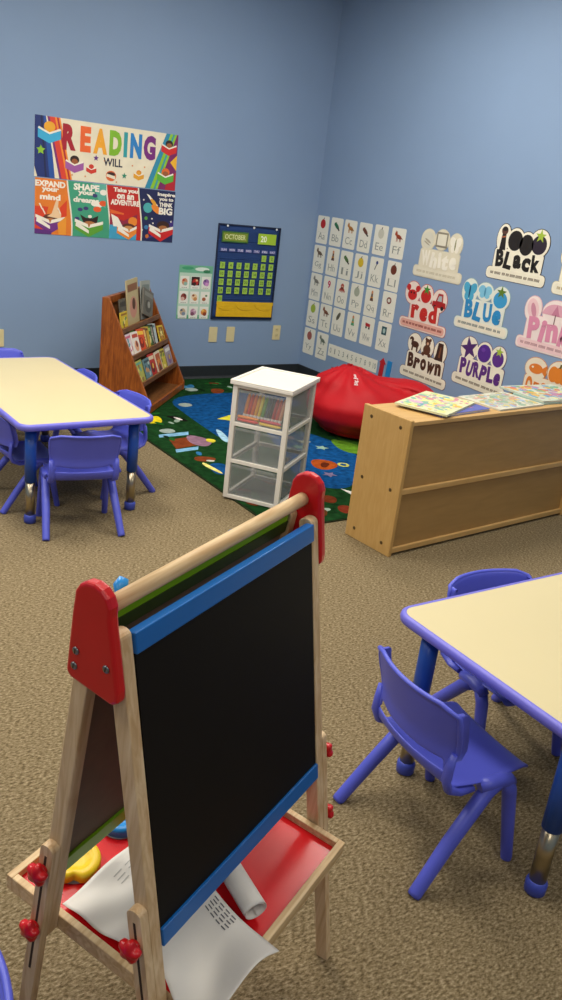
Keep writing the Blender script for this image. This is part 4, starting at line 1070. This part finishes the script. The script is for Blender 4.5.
# ------------------------------------------------------------------ die-cut colour word signs
def sign(y, z, word, wcol, label, icons, outline='#3a2a20', base='#eee7d2', tilt=0.0, ww=.36, wy=-.035, wh=.10, bar='#e9e2cc', ink='#5a4a3a', scale=1.0, barx=0, cols=None):
    t = thing('colour_word_sign', label, 'sign', right(y, z) @ Matrix.Rotation(tilt, 4, 'Z') @ Matrix.Scale(scale, 4), 'die-cut colour word signs on the right wall')
    t.matrix_world = right(y, z) @ Matrix.Rotation(tilt, 4, 'Z')
    S = scale
    dk = MB(); b = MB()
    ly_ = [0]
    def both(fn):
        ly_[0] += .00012
        dk.prism(fn(.0155), .0, .0013+ly_[0]*.3, flat(outline)); b.prism(fn(.011), .0015, .0026+ly_[0], flat(base))
    both(lambda e: rrect(barx-.225-e*.6, barx+.225+e*.6, -.150-e*.6, -.095+e*.6, .026))
    both(lambda e: rrect(-ww/2-e, ww/2+e, wy-wh/2-e, wy+wh/2+e, .02))
    for ic in icons:
        x, y2, rx, ry = ic[:4]
        both(lambda e: ell(x, y2, rx*1.02+e, ry*1.04+e, 22))
    dk.build('outline', t); b.build('backing', t)
    m = MB(); m.prism(rrect(barx-.22, barx+.22, -.149, -.097, .024), .0029, .0036, flat(bar))
    r = random.Random(len(label)); x = -.195
    while x < .17:
        w = r.choice([.022, .035, .05, .02]); k = 0
        while k < w: m.box(barx+x+k, barx+x+k+.0055, -.130, -.114, .0036, .0039, flat(ink)); k += .0085
        x += w+.012
    m.build('caption_bar', t)
    if cols: # letters of different heights, hand-lettered look
        pass
    wts = [(.45 if ch in 'il' else 1.25 if ch in 'WMmw' else 1.0) for ch in word]; tot = sum(wts); xx = -ww*.49
    for q, (ch, wt) in enumerate(zip(word, wts)):
        lw = ww*.98*wt/tot; tall = ch.isupper() or ch in 'lhdkit'
        hh = wh*(1.0 if tall else .80); yo = wy+(hh-wh)/2*.6+.004*(-1)**q
        m = MB(); m.text(ch, 0, 0, hh, flat(wcol), .0034, .0046, w=lw*.88, bold=.055, M=Matrix.Translation((xx+lw/2, yo, 0)) @ Matrix.Rotation(.09*(-1)**q, 4, 'Z'))
        m.build('letter', t); xx += lw
    for ic in icons:
        x, y2, rx, ry, kind, c = ic[:6]; c2 = ic[6] if len(ic) > 6 else '#3f7a2c'
        rx *= 1.2; ry *= 1.15; zc_ = [0]; m = MB()
        def P(p, cc, k=0):
            zc_[0] += .00006; m.prism(p, .003, .0038+zc_[0]+.0003*k, flat(cc))
        if kind == 'blob': P(ell(x, y2, rx*.85, ry*.85, 22), c); P(ell(x-rx*.2, y2+ry*.3, rx*.25, ry*.2), c2, 1)
        elif kind == 'wings': P(ell(x-rx*.4, y2+ry*.25, rx*.42, ry*.5, 16, .5), c); P(ell(x+rx*.4, y2+ry*.25, rx*.42, ry*.5, 16, -.5), c); P(ell(x-rx*.3, y2-ry*.4, rx*.3, ry*.35), c); P(ell(x+rx*.3, y2-ry*.4, rx*.3, ry*.35), c); P(ell(x, y2, rx*.1, ry*.55), c2, 1)
        elif kind == 'star': P(star(x, y2, rx*1.05, rx*.42, 5, PI/2+.3), c)
        elif kind == 'fruit': P(ell(x, y2-ry*.12, rx*.75, ry*.72), c); P(star(x, y2+ry*.55, rx*.55, rx*.22, 5), c2, 1)
        elif kind == 'crab':
            P(ell(x, y2-ry*.2, rx*.62, ry*.5), c); P(ell(x-rx*.62, y2+ry*.45, rx*.28, ry*.3), c); P(ell(x+rx*.62, y2+ry*.45, rx*.28, ry*.3), c)
            for s in (-1, 1): P([(x+s*rx*.45, y2), (x+s*rx*.7, y2+ry*.3), (x+s*rx*.55, y2+ry*.35), (x+s*rx*.3, y2+ry*.05)], c)
            P(ell(x-rx*.2, y2, rx*.1, ry*.1), c2, 1); P(ell(x+rx*.2, y2, rx*.1, ry*.1), c2, 1)
        elif kind == 'car': P(rrect(x-rx*.9, x+rx*.9, y2-ry*.6, y2-ry*.05, .01), c); P([(x-rx*.5, y2-ry*.1), (x-rx*.25, y2+ry*.7), (x+rx*.4, y2+ry*.7), (x+rx*.5, y2-ry*.1)], c); P([(x-rx*.3, y2), (x-rx*.12, y2+ry*.5), (x+rx*.28, y2+ry*.5), (x+rx*.32, y2)], c2, 1); P(ell(x-rx*.5, y2-ry*.6, rx*.2, ry*.2), '#2a1a1a', 1); P(ell(x+rx*.5, y2-ry*.6, rx*.2, ry*.2), '#2a1a1a', 1)
        elif kind == 'frame': P(rrect(x-rx*.8, x+rx*.8, y2-ry*.8, y2+ry*.8, .006), c); P(rrect(x-rx*.62, x+rx*.62, y2-ry*.6, y2+ry*.6, .004), c2, 1)
        elif kind == 'fish': P(ell(x, y2, rx*.62, ry*.5), c); P([(x+rx*.4, y2), (x+rx*.95, y2+ry*.6), (x+rx*.95, y2-ry*.6)], c); P(ell(x-rx*.3, y2+ry*.12, rx*.1, ry*.1), c2, 1)
        elif kind == 'pumpkin':
            for k in (-.45, 0, .45): P(ell(x+rx*k, y2-ry*.1, rx*.42, ry*.68), c, 0 if k else 1)
            P([(x-rx*.08, y2+ry*.5), (x+rx*.1, y2+ry*.5), (x+rx*.15, y2+ry*.85), (x, y2+ry*.85)], c2, 2)
        elif kind == 'umbrella':
            P([(x+rx*.95*math.cos(a), y2-ry*.2+ry*.95*math.sin(a)) for a in [PI*k/14 for k in range(15)]], c); P([(x-rx*.3, y2-ry*.2), (x, y2+ry*.7), (x+rx*.3, y2-ry*.2)], c2, 1); P([(x-.003, y2-ry*.95), (x+.003, y2-ry*.95), (x+.003, y2-ry*.1), (x-.003, y2-ry*.1)], '#6a4a4a', 1)
        elif kind == 'shell': P(ell(x, y2, rx*.7, ry*.9, 20, .4), c); P(ell(x+rx*.1, y2-ry*.1, rx*.3, ry*.65, 16, .4), c2, 1)
        elif kind == 'dog': P(ell(x+rx*.1, y2-ry*.1, rx*.6, ry*.35), c); P(ell(x-rx*.5, y2+ry*.35, rx*.32, ry*.28), c); P([(x-rx*.3, y2-ry*.2), (x-rx*.1, y2-ry*.2), (x-rx*.15, y2-ry*.85), (x-rx*.35, y2-ry*.85)], c); P([(x+rx*.35, y2-ry*.2), (x+rx*.6, y2-ry*.2), (x+rx*.6, y2-ry*.85), (x+rx*.4, y2-ry*.85)], c); P(ell(x-rx*.6, y2+ry*.2, rx*.12, ry*.12), c2, 1)
        elif kind == 'bear': P(ell(x, y2-ry*.25, rx*.6, ry*.5), c); P(ell(x, y2+ry*.45, rx*.42, ry*.36), c); P(ell(x-rx*.35, y2+ry*.75, rx*.16, ry*.16), c); P(ell(x+rx*.35, y2+ry*.75, rx*.16, ry*.16), c); P(ell(x-rx*.5, y2-ry*.7, rx*.25, ry*.2), c); P(ell(x+rx*.5, y2-ry*.7, rx*.25, ry*.2), c); P(ell(x, y2+ry*.36, rx*.18, ry*.14), c2, 1)
        elif kind == 'boot': P([(x-rx*.5, y2+ry*.85), (x+rx*.35, y2+ry*.85), (x+rx*.6, y2-ry*.8), (x-rx*.8, y2-ry*.8), (x-rx*.6, y2-ry*.2)], c); P([(x-rx*.1, y2+ry*.5), (x+rx*.08, y2+ry*.5), (x+rx*.1, y2-ry*.5), (x-rx*.2, y2-ry*.5)], c2, 1)
        elif kind == 'person': P(ell(x, y2+ry*.55, rx*.5, ry*.3), c2); P(ell(x, y2+ry*.68, rx*.4, ry*.16), c, 1); P([(x-rx*.3, y2+ry*.3), (x+rx*.3, y2+ry*.3), (x+rx*.55, y2-ry*.85), (x-rx*.4, y2-ry*.85)], c); P([(x-rx*.35, y2+ry*.1), (x+rx*.3, y2+ry*.2), (x+rx*.3, y2+ry*.1), (x-rx*.35, y2)], '#a8603c', 1)
        elif kind == 'ghost': P(ell(x, y2, rx*.8, ry*.85), c); P(ell(x, y2-ry*.1, rx*.5, ry*.12, 12, -.4), c2, 1); P(ell(x-rx*.1, y2-ry*.35, rx*.5, ry*.08, 12, -.4), c2, 1)
        m.build('picture', t)
    return t
sign(4.270, 1.165, 'White', '#efe9d8', 'white die-cut White sign on the right wall, top left', [(-.130, .085, .055, .055, 'ghost', '#d8d3c0', '#a9a08c'), (.0, .098, .056, .052, 'frame', '#8a8270', '#e2dcc8'), (.130, .080, .050, .058, 'wings', '#efe9d8', '#8c8a60')], outline='#cfc6ae', base='#ded6bd', ww=.35, ink='#c3b99e', bar='#e2dbc4')
sign(3.605, 1.250, 'BLack', '#1d1713', 'cream die-cut Black sign with dark pictures, top row of the right wall', [(-.140, .085, .042, .070, 'person', '#1d1713', '#5a3a2c'), (-.045, .080, .055, .060, 'blob', '#1d1713', '#1d1713'), (.045, .065, .052, .062, 'blob', '#1d1713', '#1d1713'), (.140, .085, .062, .066, 'fruit', '#2a1f2c', '#9fb83c')], outline='#2a1f18', ww=.36)
sign(3.080, 1.235, 'YeLLow', '#e2a428', 'cream die-cut yellow sign cut off by the right edge of the photo', [(-.150, .060, .050, .055, 'star', '#e2a428'), (-.03, .075, .055, .055, 'fruit', '#e8b830', '#6a8a3a'), (.11, .075, .055, .055, 'wings', '#e2a428', '#8a5a1c')], outline='#c9b88c', ww=.36, ink='#a8926a')
sign(4.325, .805, 'red', '#c0281f', 'die-cut red sign with crab and strawberry beside the alphabet cards', [(-.140, .085, .062, .062, 'crab', '#c01f1c', '#2a1212'), (-.005, .090, .055, .055, 'fruit', '#c01f1c', '#3f8a2c'), (.130, .070, .058, .062, 'car', '#a81a1c', '#a9b8b8')], outline='#c25a48', base='#ead9cc', ww=.27, wh=.115, wy=-.03, bar='#e0a898', ink='#7a2018')
sign(3.800, .905, 'BLUe', '#2a86bd', 'die-cut Blue sign with butterfly and flower in the middle row', [(-.140, .080, .056, .066, 'wings', '#4aa3c6', '#1c4a6c'), (-.010, .095, .058, .045, 'wings', '#7fc0da', '#4a90b0'), (.125, .075, .062, .060, 'fruit', '#3a96c8', '#5a7a20')], outline='#8fa8ac', base='#dfe3d6', ww=.33, wh=.115, wy=-.03, ink='#5a6a6a')
sign(3.260, .888, 'Pink', '#d88aa6', 'die-cut Pink sign with shell and umbrella at the right edge of the photo', [(-.150, .080, .050, .060, 'shell', '#e8c3c4', '#c98a9c'), (.020, .080, .085, .060, 'umbrella', '#d9a0b0', '#c07a92')], outline='#d9aab0', base='#eddcd6', ww=.34, wh=.13, wy=-.03, bar='#ecc8c8', ink='#a87a80')
sign(4.235, .472, 'Brown', '#4a2a18', 'die-cut Brown sign with dog, bear and boot in the bottom row', [(-.130, .085, .055, .055, 'dog', '#4a2a18', '#e6dfc8'), (.0, .085, .050, .062, 'bear', '#5a3420', '#c9a080'), (.130, .080, .048, .062, 'boot', '#3f2416', '#7a4c30')], outline='#6a4a38', ww=.35, tilt=-.02)
sign(3.725, .545, 'PURPLe', '#5a2c7c', 'die-cut Purple sign with starfish and plum in the bottom row', [(-.130, .085, .062, .062, 'star', '#4a2768'), (.005, .085, .055, .058, 'blob', '#52298a', '#6a3ca0'), (.125, .085, .052, .060, 'fruit', '#5a2c86', '#9fb83c')], outline='#6a5470', ww=.37, tilt=-.03)
sign(3.180, .562, 'Orange', '#dc7a2a', 'die-cut orange sign with fish and pumpkin behind the books on the cabinet', [(-.115, .070, .070, .052, 'fish', '#dc7a2a', '#e6dfc8'), (.055, .075, .070, .060, 'pumpkin', '#de7f26', '#6a5a20')], outline='#c98a58', base='#eadcc4', ww=.35)

# ------------------------------------------------------------------ pale chair edge at the lower left
BIG = mat('pale_lavender_laminate', '#8f9bc8', .4, noise=.03)

# ------------------------------------------------------------------ camera & view
Rm = [[0.8273590701240658, 0.10494098750205133, -0.5517828904791586], [-0.5499106362889947, 0.3513415010039196, -0.7577317742899169], [0.11434710831356362, 0.9303475365767391, 0.34839374277664503]]
cd_ = bpy.data.cameras.new('camera'); cam = bpy.data.objects.new('camera', cd_); C.objects.link(cam)
M = Matrix(Rm).to_4x4(); M.translation = (0, 0, 1.5); cam.matrix_world = M
cd_.sensor_fit = 'VERTICAL'; cd_.sensor_height = 36; cd_.lens = 30.6; cd_.clip_start = .02
bpy.context.scene.camera = cam
w = bpy.data.worlds.new('world'); bpy.context.scene.world = w; w.use_nodes = True
w.node_tree.nodes['Background'].inputs[0].default_value = (.8, .85, 1, 1); w.node_tree.nodes['Background'].inputs[1].default_value = .05
vs_ = bpy.context.scene.view_settings
vs_.view_transform = 'Standard'; vs_.look = 'None'; vs_.gamma = 1; vs_.use_curve_mapping = False; vs_.exposure = 0
